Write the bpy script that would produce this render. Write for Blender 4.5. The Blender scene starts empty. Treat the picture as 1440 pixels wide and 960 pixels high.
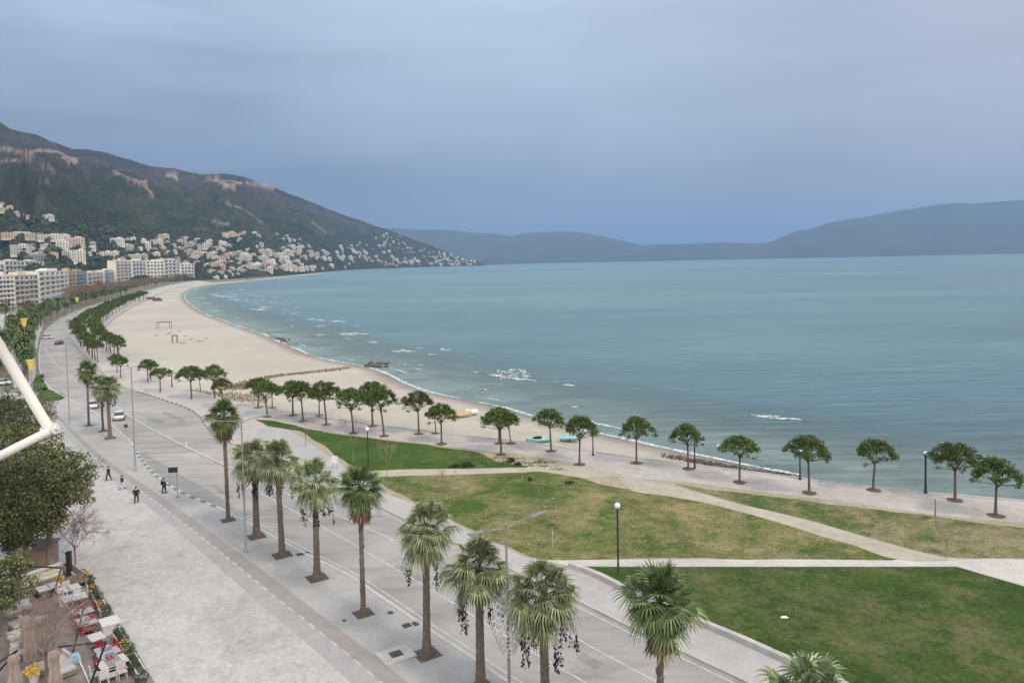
import bpy, bmesh, math, random
from mathutils import Vector, Matrix, noise
from mathutils.bvhtree import BVHTree
from mathutils.geometry import tessellate_polygon
random.seed(7)
R = math.radians
scene = bpy.context.scene
COL = scene.collection

# ---------------------------------------------------------------- camera model (survey helper: picture point -> ground point)
F = 1040.0; CAMH = 27.0; PITCH = R(2.5); ROLL = math.atan(0.0205); HOR = 368.0
CAM = Vector((0, 0, CAMH))
_f = Vector((0, math.cos(PITCH), -math.sin(PITCH)))
_r0 = Vector((1, 0, 0)); _u0 = Vector((0, math.sin(PITCH), math.cos(PITCH)))
_r = _r0*math.cos(ROLL) - _u0*math.sin(ROLL)
_u = _u0*math.cos(ROLL) + _r0*math.sin(ROLL)
PY = HOR + F*math.tan(PITCH)/math.cos(ROLL)
def ray(px, py): return _f + _r*((px-720)/F) + _u*((PY-py)/F)
def at(px, py, z=0.0):
    d = ray(px, py)
    t = (z-CAMH)/d.z if d.z < -1e-5 else 40000
    return CAM + d*t
def yh(px): return HOR - 0.0205*(px-720)
def atD(px, D, z=0.0):
    d = ray(px, yh(px)); k = D/d.y
    return Vector((d.x*k, D, z))
def zat(p, px, py):                      # height on the vertical through ground point p that shows at picture row py
    d = ray(px, py); return CAMH + d.z*(p.y/d.y)
def proj(p):
    v = p-CAM; c = v.dot(_f)
    return 720+F*v.dot(_r)/c, PY-F*v.dot(_u)/c
def scale_at(p): return F/max(1, (p-CAM).dot(_f))

cam_d = bpy.data.cameras.new('camera'); cam = bpy.data.objects.new('camera', cam_d); COL.objects.link(cam)
M = Matrix((_r, _u, -_f)).transposed().to_4x4(); M.translation = CAM
cam.matrix_world = M
cam_d.sensor_width = 36; cam_d.lens = 36*F/1440; cam_d.shift_y = -(480-PY)/1440
cam_d.clip_start = 0.2; cam_d.clip_end = 120000
scene.camera = cam

# ---------------------------------------------------------------- mesh collector
class MB:
    def __init__(s): s.v = []; s.f = []; s.m = []
    def add(s, vs, fs, m=0):
        n = len(s.v); s.v += [tuple(v) for v in vs]; s.f += [tuple(i+n for i in f) for f in fs]; s.m += [m]*len(fs)
    def box(s, c, sz, rz=0, m=0, ax=None):
        hx, hy, hz = sz[0]/2, sz[1]/2, sz[2]/2
        ca, sa = math.cos(rz), math.sin(rz); vs = []
        for z in (-hz, hz):
            for x, y in ((-hx,-hy),(hx,-hy),(hx,hy),(-hx,hy)):
                if ax: p = Vector(c)+ax[0]*x+ax[1]*y+ax[2]*z
                else: p = (c[0]+x*ca-y*sa, c[1]+x*sa+y*ca, c[2]+z)
                vs.append(p)
        s.add(vs, [(0,3,2,1),(4,5,6,7),(0,1,5,4),(1,2,6,5),(2,3,7,6),(3,0,4,7)], m)
    def tube(s, pts, rad, n=6, m=0, cap=True):
        pts = [Vector(p) for p in pts]
        if not isinstance(rad, (list, tuple)): rad = [rad]*len(pts)
        vs = []; up0 = None
        for i, p in enumerate(pts):
            t = (pts[min(i+1,len(pts)-1)]-pts[max(i-1,0)])
            t = t.normalized() if t.length > 1e-9 else Vector((0,0,1))
            if up0 is None: up0 = Vector((1,0,0)) if abs(t.z) > .8 else Vector((0,0,1))
            a = t.cross(up0)
            if a.length < 1e-4: a = t.cross(Vector((0,1,0)))
            a.normalize(); b = t.cross(a)
            for k in range(n):
                w = 2*math.pi*k/n
                vs.append(p+a*(math.cos(w)*rad[i])+b*(math.sin(w)*rad[i]))
        fs = []
        for i in range(len(pts)-1):
            for k in range(n):
                k2 = (k+1) % n
                fs.append((i*n+k, i*n+k2, (i+1)*n+k2, (i+1)*n+k))
        if cap:
            fs.append(tuple(range(n))); fs.append(tuple((len(pts)-1)*n+k for k in reversed(range(n))))
        s.add(vs, fs, m)
    def lathe(s, prof, c=(0,0,0), n=12, m=0):
        vs = []; fs = []
        for r, z in prof:
            for k in range(n):
                w = 2*math.pi*k/n; vs.append((c[0]+r*math.cos(w), c[1]+r*math.sin(w), c[2]+z))
        for i in range(len(prof)-1):
            for k in range(n):
                k2 = (k+1) % n; fs.append((i*n+k, i*n+k2, (i+1)*n+k2, (i+1)*n+k))
        s.add(vs, fs, m)
    def blob(s, c, r, m=0, jit=.2, sub=1, rnd=random):
        vs, fs = ICO[sub]
        if not isinstance(r, (tuple, list)): r = (r, r, r)
        o = []
        for v in vs:
            k = 1+rnd.uniform(-jit, jit)
            o.append((c[0]+v[0]*r[0]*k, c[1]+v[1]*r[1]*k, c[2]+v[2]*r[2]*k))
        s.add(o, fs, m)
    def poly(s, pts, m=0):                # flat or nearly flat outline, tessellated
        tris = tessellate_polygon([[Vector((p[0], p[1], 0)) for p in pts]])
        fs = []
        for t in tris:
            a, b, c = (Vector(pts[i]) for i in t)
            n = (b-a).cross(c-a)
            fs.append(t if n.z > 0 else (t[0], t[2], t[1]))
        s.add(pts, fs, m)
    def build(s, name, mats, parent=None, smooth=False, loc=None):
        me = bpy.data.meshes.new(name); me.from_pydata(s.v, [], s.f)
        if not isinstance(mats, (list, tuple)): mats = [mats]
        for mt in mats: me.materials.append(mt)
        if len(mats) > 1: me.polygons.foreach_set('material_index', s.m)
        if smooth: me.polygons.foreach_set('use_smooth', [True]*len(s.f))
        me.update()
        o = bpy.data.objects.new(name, me); COL.objects.link(o)
        if parent: o.parent = parent
        if loc is not None: o.location = loc
        return o
def _ico(sub):
    b = bmesh.new(); bmesh.ops.create_icosphere(b, subdivisions=sub, radius=1)
    r = ([tuple(v.co) for v in b.verts], [tuple(v.index for v in f.verts) for f in b.faces]); b.free(); return r
ICO = {1: _ico(1), 2: _ico(2), 3: _ico(3)}

def tag(o, label=None, cat=None, group=None, kind=None):
    if label: o['label'] = label
    if cat: o['category'] = cat
    if group: o['group'] = group
    if kind: o['kind'] = kind
    return o
def empty(name, loc=(0,0,0), rz=0, label=None, cat=None, group=None):
    o = bpy.data.objects.new(name, None); COL.objects.link(o); o.location = loc; o.rotation_euler = (0, 0, rz)
    o.empty_display_size = .3
    return tag(o, label, cat, group)
CH = {}
def copy_tree(o, parent=None, loc=None, rz=None, sc=None, label=None, group=None):
    c = o.copy(); COL.objects.link(c)
    if parent: c.parent = parent
    if loc is not None: c.location = loc
    if rz is not None: c.rotation_euler = (0, 0, rz)
    if sc is not None: c.scale = sc if isinstance(sc, (tuple, list)) else (sc, sc, sc)
    if label: c['label'] = label
    if group: c['group'] = group
    for ch in list(o.children): copy_tree(ch, c)
    return c
def put(o, loc, rz=0, sc=1, label=None, group=None):
    o.location = loc; o.rotation_euler = (0, 0, rz); o.scale = (sc, sc, sc) if not isinstance(sc, (tuple, list)) else sc
    if label: o['label'] = label
    if group: o['group'] = group
    return o
ORD = ['first','second','third','fourth','fifth','sixth','seventh','eighth','ninth','tenth','eleventh','twelfth']
def nth(i):
    if i < 12: return ORD[i]
    n = i+1; s = 'th' if 10 < n % 100 < 20 else {1:'st',2:'nd',3:'rd'}.get(n % 10, 'th')
    return '%d%s' % (n, s)

# ---------------------------------------------------------------- materials
def newmat(name):
    m = bpy.data.materials.new(name); m.use_nodes = True
    nt = m.node_tree; return m, nt, nt.nodes['Principled BSDF']
def rgba(c): return (c[0], c[1], c[2], 1)
class NT:
    def __init__(s, nt): s.nt = nt
    def n(s, t, **k):
        x = s.nt.nodes.new(t)
        for a, b in k.items(): setattr(x, a, b)
        return x
    def l(s, a, b): s.nt.links.new(a, b)
    def pos(s, scale=(1,1,1), rot=(0,0,0)):
        tc = s.n('ShaderNodeTexCoord'); mp = s.n('ShaderNodeMapping')
        mp.inputs['Scale'].default_value = scale; mp.inputs['Rotation'].default_value = rot
        s.l(tc.outputs['Object'], mp.inputs['Vector']); return mp.outputs[0]
    def noise(s, vec, scale, detail=4, rough=.6, dist=0):
        x = s.n('ShaderNodeTexNoise'); x.inputs['Scale'].default_value = scale
        x.inputs['Detail'].default_value = detail; x.inputs['Roughness'].default_value = rough; x.inputs['Distortion'].default_value = dist
        s.l(vec, x.inputs['Vector']); return x.outputs[0]
    def ramp(s, fac, stops):
        x = s.n('ShaderNodeValToRGB'); e = x.color_ramp.elements
        while len(e) > 1: e.remove(e[-1])
        e[0].position = stops[0][0]; e[0].color = rgba(stops[0][1])
        for p, c in stops[1:]: q = e.new(p); q.color = rgba(c)
        s.l(fac, x.inputs[0]); return x.outputs[0]
    def mix(s, fac, a, b, mode='MIX'):
        x = s.n('ShaderNodeMix', data_type='RGBA', blend_type=mode)
        if isinstance(fac, (int, float)): x.inputs[0].default_value = fac
        else: s.l(fac, x.inputs[0])
        for i, q in ((6, a), (7, b)):
            if isinstance(q, (tuple, list)): x.inputs[i].default_value = rgba(q)
            else: s.l(q, x.inputs[i])
        return x.outputs[2]
    def math(s, op, a, b=0.0, clamp=False):
        x = s.n('ShaderNodeMath', operation=op); x.use_clamp = clamp
        for i, q in ((0, a), (1, b)):
            if isinstance(q, (int, float)): x.inputs[i].default_value = q
            else: s.l(q, x.inputs[i])
        return x.outputs[0]
    def bump(s, h, bsdf, strength=.3, dist=.02):
        x = s.n('ShaderNodeBump'); x.inputs['Strength'].default_value = strength; x.inputs['Distance'].default_value = dist
        s.l(h, x.inputs['Height']); s.l(x.outputs[0], bsdf.inputs['Normal'])
def G(v): return (v, v, v)
def plain(name, c, rough=.7, metal=0, var=.12, scale=3.0, emit=None):
    m, nt, b = newmat(name); t = NT(nt)
    v = t.pos(); f = t.noise(v, scale, 4)
    lo = tuple(x*(1-var) for x in c); hi = tuple(min(1, x*(1+var)) for x in c)
    t.l(t.ramp(f, [(.3, lo), (.7, hi)]), b.inputs['Base Color'])
    b.inputs['Roughness'].default_value = rough; b.inputs['Metallic'].default_value = metal
    if emit:
        b.inputs['Emission Color'].default_value = rgba(c); b.inputs['Emission Strength'].default_value = emit
    return m
def leafmat(name, c, var=.35, trans=.0, island=True):
    m, nt, b = newmat(name); t = NT(nt)
    g = t.n('ShaderNodeNewGeometry'); oi = t.n('ShaderNodeObjectInfo')
    f = t.ramp(g.outputs['Random Per Island'], [(0, tuple(x*(1-var) for x in c)), (.75, c), (1, tuple(min(1, x*(1+var*1.2)) for x in c))])
    n = t.noise(t.pos(), 1.1, 2)
    f2 = t.mix(.55, f, t.ramp(n, [(.3, G(.55)), (.7, G(1.35))]), 'MULTIPLY')
    hs = t.n('ShaderNodeHueSaturation'); t.l(f2, hs.inputs['Color'])
    t.l(t.math('ADD', .485, t.math('MULTIPLY', oi.outputs['Random'], .03)), hs.inputs['Hue'])
    t.l(t.math('ADD', .8, t.math('MULTIPLY', oi.outputs['Random'], .4)), hs.inputs['Value'])
    t.l(hs.outputs[0], b.inputs['Base Color'])
    b.inputs['Roughness'].default_value = .65; b.inputs['Specular IOR Level'].default_value = .3
    return m

# asphalt
def road_mat(name, base, patch):
    m, nt, b = newmat(name); t = NT(nt)
    v = t.pos(); big = t.noise(v, .06, 5, .6, .4); fine = t.noise(v, 6, 4, .7); mid = t.noise(t.pos((.5, 2.2, 1), (0, 0, R(35))), .25, 4, .6, .5)
    c = t.ramp(big, [(.35, tuple(x*.82 for x in base)), (.65, tuple(x*1.1 for x in base))])
    c = t.mix(.8, c, t.ramp(mid, [(.32, G(.72)), (.5, G(1)), (.7, G(1.15))]), 'MULTIPLY')
    pat = t.n('ShaderNodeTexVoronoi'); pat.inputs['Scale'].default_value = .09; t.l(t.pos((.5,1.3,1),(0,0,R(35))), pat.inputs['Vector'])
    c = t.mix(.35, c, t.ramp(pat.outputs['Color'], [(.1, G(.8)), (.3, G(1)), (.9, G(1.06))]), 'MULTIPLY')
    c = t.mix(.5, c, t.ramp(fine, [(.2, G(.75)), (.8, G(1.25))]), 'MULTIPLY')
    vo = t.n('ShaderNodeTexVoronoi', feature='DISTANCE_TO_EDGE'); vo.inputs['Scale'].default_value = .07
    t.l(t.noise(v, .12, 3), vo.inputs['Vector']) if False else t.l(v, vo.inputs['Vector'])
    crack = t.ramp(vo.outputs['Distance'], [(0, G(.7)), (.008, G(1)), (1, G(1))])
    c = t.mix(.25, c, crack, 'MULTIPLY')
    t.l(c, b.inputs['Base Color']); b.inputs['Roughness'].default_value = .8
    t.bump(fine, b, .3, .01)
    return m
def paving_mat(name, a, bcol, brick=(1.0,.5,.04), joint=.75, rot=0, stain=.35, speck=.25):
    m, nt, b = newmat(name); t = NT(nt)
    v = t.pos((1,1,1), (0,0,rot)); big = t.noise(v, .12, 6, .65, .6); fine = t.noise(v, 5, 5, .8); mid = t.noise(v, .8, 5, .7, .5)
    c = t.ramp(big, [(.32, a), (.68, bcol)])
    c = t.mix(stain, c, t.ramp(mid, [(.3, G(.62)), (.7, G(1.25))]), 'MULTIPLY')
    c = t.mix(speck, c, t.ramp(fine, [(.3, G(.45)), (.7, G(1.5))]), 'MULTIPLY')
    if brick:
        br = t.n('ShaderNodeTexBrick'); t.l(v, br.inputs['Vector'])
        br.inputs['Scale'].default_value = 1; br.inputs['Brick Width'].default_value = brick[0]; br.inputs['Row Height'].default_value = brick[1]
        br.inputs['Mortar Size'].default_value = brick[2]; br.inputs['Mortar Smooth'].default_value = .3
        br.inputs['Color1'].default_value = rgba(G(1)); br.inputs['Color2'].default_value = rgba(G(.93)); br.inputs['Mortar'].default_value = rgba(G(joint))
        c = t.mix(1, c, br.outputs[0], 'MULTIPLY')
    t.l(c, b.inputs['Base Color']); b.inputs['Roughness'].default_value = .85
    t.bump(fine, b, .25, .01)
    return m
M_road = road_mat('asphalt', (.375,.358,.335), None)
M_bay = road_mat('bay_asphalt', (.285,.285,.27), None)
M_bike = paving_mat('bike_lane_paving', (.325,.295,.275), (.385,.355,.335), (.24,.12,.012), .85, R(40), .3, .2)
M_bike2 = paving_mat('bike_lane_grey', (.385,.375,.36), (.45,.44,.425), (.24,.12,.012), .88, R(40), .3, .2)
M_side = paving_mat('pavement_setts', (.40,.385,.36), (.50,.48,.455), (.4,.2,.02), .82, R(40), .3, .22)
M_side2 = paving_mat('seaward_pavement', (.43,.41,.39), (.52,.50,.475), (.6,.6,.02), .85, R(50), .25, .2)
M_prom = paving_mat('promenade_gravel_paving', (.48,.44,.40), (.61,.565,.52), (.5,.5,.03), .82, R(15), .45, .5)
M_path = paving_mat('path_concrete', (.50,.475,.43), (.62,.59,.54), None, 1, 0, .35, .3)
M_earthpath = paving_mat('earth_path', (.42,.38,.30), (.52,.48,.38), None, 1, 0, .5, .3)
M_white = plain('white_road_paint', (.53,.52,.50), .6, var=.25, scale=2)
M_kerb = plain('kerb_stone', (.52,.50,.47), .8, var=.15, scale=.7)
M_kblack = plain('black_kerb_paint', (.16,.155,.15), .6)
M_conc = plain('wall_concrete', (.50,.48,.45), .85, var=.18, scale=.8)
M_soil = plain('soil', (.13,.095,.07), .95, var=.35, scale=3)
M_dkgrate = plain('grate_iron', (.07,.065,.06), .7)

# stamped concrete plaza
def plaza_mat():
    m, nt, b = newmat('stamped_concrete'); t = NT(nt)
    v = t.pos(); big = t.noise(v, .07, 6, .62, .9); mid = t.noise(t.pos((1,1,1),(0,0,R(25))), .45, 8, .75, 1.6); fine = t.noise(v, 3.2, 6, .8, .5)
    c = t.ramp(big, [(.3, (.40,.375,.36)), (.5, (.50,.475,.45)), (.7, (.52,.51,.48))])
    c = t.mix(.75, c, t.ramp(mid, [(.28, G(.66)), (.5, G(1)), (.75, G(1.2))]), 'MULTIPLY')
    c = t.mix(.6, c, t.ramp(fine, [(.3, G(.6)), (.68, G(1.3))]), 'MULTIPLY')
    sw = t.n('ShaderNodeTexWave', wave_type='BANDS', wave_profile='SAW'); t.l(t.pos((1,1,1),(0,0,R(-28))), sw.inputs['Vector'])
    sw.inputs['Scale'].default_value = .06; sw.inputs['Distortion'].default_value = 9; sw.inputs['Detail'].default_value = 5; sw.inputs['Detail Scale'].default_value = 1.4
    c = t.mix(.3, c, t.ramp(sw.outputs[1], [(0, G(.66)), (.06, G(1)), (.9, G(1.05)), (1, G(.8))]), 'MULTIPLY')
    vo = t.n('ShaderNodeTexVoronoi', feature='DISTANCE_TO_EDGE'); vo.inputs['Scale'].default_value = 1.5; t.l(v, vo.inputs['Vector'])
    c = t.mix(.6, c, t.ramp(vo.outputs['Distance'], [(0, G(.74)), (.05, G(1)), (1, G(1.02))]), 'MULTIPLY')
    t.l(c, b.inputs['Base Color']); b.inputs['Roughness'].default_value = .8; t.bump(mid, b, .2, .02); return m
M_plaza = plaza_mat()
# sand
def sand_mat():
    m, nt, b = newmat('beach_sand'); t = NT(nt)
    v = t.pos(); big = t.noise(v, .02, 5, .6, .5); mid = t.noise(v, .3, 6, .7); fine = t.noise(v, 3, 5, .8)
    c = t.ramp(big, [(.35, (.47,.425,.35)), (.65, (.55,.505,.425))])
    c = t.mix(.45, c, t.ramp(mid, [(.3, G(.75)), (.7, G(1.12))]), 'MULTIPLY')
    c = t.mix(.5, c, t.ramp(fine, [(.3, G(.78)), (.7, G(1.15))]), 'MULTIPLY')
    g = t.n('ShaderNodeNewGeometry'); sx = t.n('ShaderNodeSeparateXYZ'); t.l(g.outputs['Position'], sx.inputs[0])
    h = t.math('ADD', sx.outputs[2], t.math('MULTIPLY', t.noise(v, .25, 4), .35))
    wet = t.n('ShaderNodeMapRange'); t.l(h, wet.inputs[0])
    wet.inputs[1].default_value = -.95; wet.inputs[2].default_value = -.5; wet.inputs[3].default_value = 1; wet.inputs[4].default_value = 0
    c = t.mix(wet.outputs[0], c, (.27,.225,.19))
    t.l(c, b.inputs['Base Color']); b.inputs['Roughness'].default_value = .9; t.bump(mid, b, .4, .08); return m
M_sand = sand_mat()
def lawn_mat(name, dry=.5, seed=0, green=(.075,.115,.03), brown=(.25,.195,.11), contrast=.12):
    m, nt, b = newmat(name); t = NT(nt)
    tc = t.n('ShaderNodeTexCoord'); mp = t.n('ShaderNodeMapping'); mp.inputs['Location'].default_value = (seed*31.7, seed*17.1, 0)
    t.l(tc.outputs['Object'], mp.inputs[0]); v = mp.outputs[0]
    big = t.noise(v, .075, 7, .68, .8); mid = t.noise(v, .6, 6, .75); fine = t.noise(v, 3.2, 6, .85, .4); hue = t.noise(v, .22, 5, .7)
    f = t.math('ADD', t.math('MULTIPLY', big, .52), t.math('ADD', t.math('MULTIPLY', mid, .30), t.math('MULTIPLY', fine, .18)))
    k = t.ramp(f, [(1-dry-contrast*.5, G(0)), (1-dry+contrast*.5, G(1))])
    g = t.ramp(hue, [(.3, tuple(x*.72 for x in green)), (.55, green), (.75, (green[0]*1.55, green[1]*1.3, green[2]*1.25))])
    br = t.ramp(t.noise(v, .5, 5, .7), [(.3, (brown[0]*.72, brown[1]*.85, brown[2]*.7)), (.7, (brown[0]*1.1, brown[1]*1.05, brown[2]*1.1))])
    c = t.mix(k, g, br)
    c = t.mix(.75, c, t.ramp(fine, [(.3, G(.35)), (.7, G(1.7))]), 'MULTIPLY')
    t.l(c, b.inputs['Base Color']); b.inputs['Roughness'].default_value = .95; b.inputs['Specular IOR Level'].default_value = .1
    t.bump(fine, b, .7, .08); return m
M_lawnA = lawn_mat('lawn_grass', .42, 1, (.062,.115,.024))
M_lawnB = lawn_mat('dry_lawn_grass', .495, 2, (.07,.118,.025), (.31,.25,.135), .13)
M_lawnC = lawn_mat('dark_lawn_grass', .44, 3, (.05,.092,.02), (.17,.155,.075), .16)
M_lawnD = lawn_mat('patchy_lawn_grass', .475, 4, (.08,.125,.03), (.30,.245,.15), .10)
M_bare = lawn_mat('bare_earth', .80, 5, (.16,.17,.08), (.43,.37,.28), .2)
M_land = lawn_mat('town_ground', .55, 6, (.07,.085,.045), (.28,.26,.22), .2)

# sea
def sea_mat():
    m, nt, b = newmat('sea_water'); t = NT(nt)
    v = t.pos((1, 2.6, 1), (0, 0, R(-14)))
    big = t.noise(t.pos((1, 2.2, 1)), .0011, 5, .55, .6); mid = t.noise(v, .006, 6, .6, .5)
    c = t.ramp(big, [(.33, (.110,.192,.255)), (.50, (.14,.25,.28)), (.66, (.20,.32,.31))])
    c = t.mix(.7, c, t.ramp(mid, [(.3, G(.8)), (.72, G(1.2))]), 'MULTIPLY')
    st = t.noise(t.pos((1, 5, 1), (0, 0, R(-12))), .05, 5, .7, .6)
    c = t.mix(.6, c, t.ramp(st, [(.35, G(.82)), (.65, G(1.15))]), 'MULTIPLY')
    s2 = t.noise(t.pos((.3, 2.6, 1), (0, 0, R(-9))), .42, 6, .72, .9)
    c = t.mix(.6, c, t.ramp(s2, [(.36, G(.78)), (.64, G(1.22))]), 'MULTIPLY')
    t.l(c, b.inputs['Base Color']); b.inputs['Roughness'].default_value = .32; b.inputs['IOR'].default_value = 1.33
    w1 = t.noise(t.pos((.28, 1.7, 1), (0, 0, R(-9))), .26, 7, .72, .9)
    t.bump(w1, b, .8, 1.6); return m
M_sea = sea_mat()
def foam_mat():
    m, nt, b = newmat('sea_foam'); t = NT(nt)
    v = t.pos(); n = t.noise(v, 1.2, 6, .75, .5)
    t.l(t.ramp(n, [(.3, (.55,.6,.62)), (.6, (.8,.82,.82))]), b.inputs['Base Color'])
    b.inputs['Roughness'].default_value = .6
    a = t.ramp(t.noise(v, .9, 5, .8, .6), [(.40, G(0)), (.52, G(1))])
    t.l(a, b.inputs['Alpha']); return m
M_foam = foam_mat()

# hill
def hill_mat():
    m, nt, b = newmat('hillside_scrub'); t = NT(nt)
    g = t.n('ShaderNodeNewGeometry'); sx = t.n('ShaderNodeSeparateXYZ'); t.l(g.outputs['Position'], sx.inputs[0])
    v = t.pos(); n1 = t.noise(v, .0022, 8, .68, .6); n2 = t.noise(v, .012, 8, .75, .3); n3 = t.noise(v, .05, 6, .8)
    e = t.math('ADD', t.math('MULTIPLY', sx.outputs[2], 1/520.), t.math('MULTIPLY', t.math('SUBTRACT', n1, .5), 1.6))
    low = t.ramp(n2, [(.3, (.034,.052,.026)), (.5, (.066,.088,.038)), (.7, (.14,.145,.08))])
    high = t.ramp(n2, [(.28, (.05,.044,.040)), (.5, (.088,.072,.064)), (.72, (.16,.13,.11))])
    c = t.mix(t.ramp(e, [(.52, G(0)), (.85, G(1))]), low, high)
    c = t.mix(.9, c, t.ramp(n3, [(.3, G(.4)), (.7, G(1.6))]), 'MULTIPLY')
    n4 = t.noise(t.pos((1,.55,.8), (0,0,R(20))), .0065, 7, .72, 1.2)
    c = t.mix(.85, c, t.ramp(n4, [(.34, (.5,.55,.5)), (.5, (1,1,1)), (.68, (1.9,1.6,1.35))]), 'MULTIPLY')
    at_ = t.n('ShaderNodeAttribute'); at_.attribute_name = 'scar'
    k = t.math('MULTIPLY', at_.outputs['Fac'], t.math('ADD', .55, t.math('MULTIPLY', n3, .9)), True)
    c = t.mix(k, c, t.ramp(n2, [(.3, (.46,.34,.25)), (.7, (.66,.54,.41))]))
    t.l(c, b.inputs['Base Color']); b.inputs['Roughness'].default_value = .95; b.inputs['Specular IOR Level'].default_value = .1
    t.bump(t.math('ADD', n3, t.math('MULTIPLY', n2, 2.0)), b, 1.0, 22); return m
M_hill = hill_mat()
M_far = plain('distant_mountain_scrub', (.055,.068,.05), .95, var=.35, scale=.002)

# vegetation / objects
M_pine = leafmat('pine_needles', (.09,.135,.03), .55)
M_pinebark = plain('pine_bark', (.12,.095,.08), .9, var=.3, scale=4)
M_palmpale = leafmat('pale_fan_leaves', (.165,.205,.09), .55)
M_palmtip = leafmat('pale_leaf_tips', (.29,.325,.18), .5)
M_palmdtip = leafmat('green_leaf_tips', (.17,.215,.09), .45)
M_palmdark = leafmat('dark_fan_leaves', (.09,.13,.045), .5)
M_palmdead = leafmat('dead_palm_leaves', (.26,.185,.11), .4)
M_palmbark = plain('palm_bark', (.17,.135,.105), .95, var=.35, scale=5)
M_fruit = plain('black_palm_fruit', (.025,.018,.022), .6)
M_olive = leafmat('evergreen_leaves', (.16,.17,.068), .6)
M_olive2 = leafmat('dark_evergreen_leaves', (.09,.11,.045), .55)
M_bark = plain('grey_bark', (.22,.185,.16), .9, var=.25, scale=3)
M_barebark = plain('bare_twigs', (.28,.21,.185), .9, var=.2)
M_mauve = plain('reddish_twigs', (.20,.13,.13), .9, var=.3)
M_brown = leafmat('brown_winter_crown', (.24,.18,.12), .35)
M_scrub = leafmat('hillside_tree_leaves', (.052,.07,.036), .45)
M_steel = plain('galvanised_steel', (.30,.295,.29), .5, .3, var=.08)
M_white_steel = plain('white_painted_steel', (.80,.77,.72), .4, 0, var=.05, scale=9)
M_black = plain('black_painted_steel', (.02,.022,.025), .5)
M_globe = plain('white_globe', (.85,.85,.84), .3, var=.02)
M_yellow = plain('yellow_garland', (.80,.62,.16), .6, var=.15)
M_glass = plain('dark_window_glass', (.11,.105,.105), .2, var=.3, scale=.4)
M_blueglass = plain('car_glass', (.05,.08,.085), .1, var=.1)
M_carwhite = plain('white_car_paint', (.75,.76,.78), .3, var=.03)
M_carsilver = plain('silver_car_paint', (.45,.48,.52), .3, .3, var=.03)
M_cardark = plain('dark_car_paint', (.04,.045,.06), .3, var=.03)
M_tyre = plain('tyre_rubber', (.02,.02,.02), .9)
M_lamp = plain('headlight_glass', (.8,.8,.78), .2, var=.02)
M_red = plain('red_plastic', (.36,.03,.04), .5, var=.15)
M_whiteplastic = plain('white_cushion', (.55,.53,.52), .7, var=.1)
M_greyplastic = plain('grey_tabletop', (.38,.38,.42), .6, var=.1)
M_canvas = plain('beige_canvas', (.34,.27,.24), .9, var=.2)
M_terr = plain('terrace_tiles', (.22,.185,.17), .8, var=.25, scale=.9)
M_planter = plain('white_planter', (.62,.62,.58), .7, var=.12)
M_shrubleaf = leafmat('shrub_leaves', (.055,.085,.035), .4)
M_flower = leafmat('yellow_flowers', (.75,.48,.07), .3)
M_blue = plain('light_blue_base', (.33,.50,.60), .6)
M_boat = plain('turquoise_hull', (.22,.55,.58), .5, var=.12)
M_boatw = plain('white_gunwale', (.75,.78,.76), .5)
M_boaty = plain('ochre_tarpaulin', (.55,.38,.17), .7, var=.25)
M_wood = plain('weathered_wood', (.22,.18,.14), .9, var=.3)
M_rock = plain('dark_rock', (.10,.09,.08), .9, var=.45, scale=.8)
M_skin = plain('skin', (.45,.30,.23), .6)
M_clothblack = plain('black_cloth', (.018,.018,.022), .9)
M_clothgrey = plain('grey_cloth', (.13,.13,.12), .9)
M_clothpale = plain('pale_trousers', (.55,.56,.68), .9)
M_dry = leafmat('dry_beach_grass', (.26,.20,.11), .4)

# ---------------------------------------------------------------- outlines
def cr(pts, n=5):                         # Catmull-Rom in picture space
    out = []
    for i in range(len(pts)-1):
        p0 = pts[max(i-1,0)]; p1 = pts[i]; p2 = pts[i+1]; p3 = pts[min(i+2,len(pts)-1)]
        for k in range(n):
            t = k/n
            out.append(tuple(.5*((2*p1[j])+(-p0[j]+p2[j])*t+(2*p0[j]-5*p1[j]+4*p2[j]-p3[j])*t*t+(-p0[j]+3*p1[j]-3*p2[j]+p3[j])*t**3) for j in (0,1)))
    out.append(pts[-1]); return out
def W(pts, z=0.0): return [at(x, y, z) for x, y in pts]
K2 = [(1330,1092),(1230,1042),(1150,1004),(1050,957),(950,910),(890,882),(840,857),(735,807),(640,762),(540,715),(440,668),(370,640),(325,622),(303,612),(290,598),(281,585),(265,574),(240,565),(200,552),(175,545),(158,535),(137,514),(122,499),(110,488),(101,477),(97,468),(100,458),(108,449),(120,440.5),(140,432),(165,423.5),(200,412),(240,401.5),(280,394.5)]
K1 = [(1000,1130),(900,1069),(800,1008),(715,958),(660,921),(600,882),(540,841),(490,808),(440,783),(400,762),(340,729),(312,716),(255,692),(240,683),(215,665),(197,643),(187,625),(170,608),(150,591),(130,577),(108,566),(88,556),(72,546),(62,535),(56,520),(55,505),(56,490),(58,480),(62,470),(68,461),(82,450),(100,441),(125,431),(158,421),(200,410),(240,400),(280,393.5)]
P_out = [(1700,737),(1560,719),(1440,705),(1300,693),(1180,680),(1080,667),(1000,657),(880,642),(800,631),(740,622),(600,607),(450,587),(380,574),(330,564),(300,555),(250,544),(215,530),(200,520),(185,505),(160,488),(147,476),(142,468),(150,457),(170,440.5),(200,424),(240,407),(262,401.5),(300,397.5)]
P_low = [(385,592),(440,604),(540,617),(660,631),(740,640),(820,655),(880,668),(900,673),(960,677),(1060,690),(1200,707),(1320,724),(1440,736),(1560,750),(1700,768)]
G1 = [(1430,1085),(1230,990),(1165,958),(1100,930),(1045,905),(985,880),(930,856),(880,833),(840,813),(800,797),(745,785),(700,765),(650,742),(600,715),(540,692),(500,667),(475,650),(440,625),(405,603),(385,592)]
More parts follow.
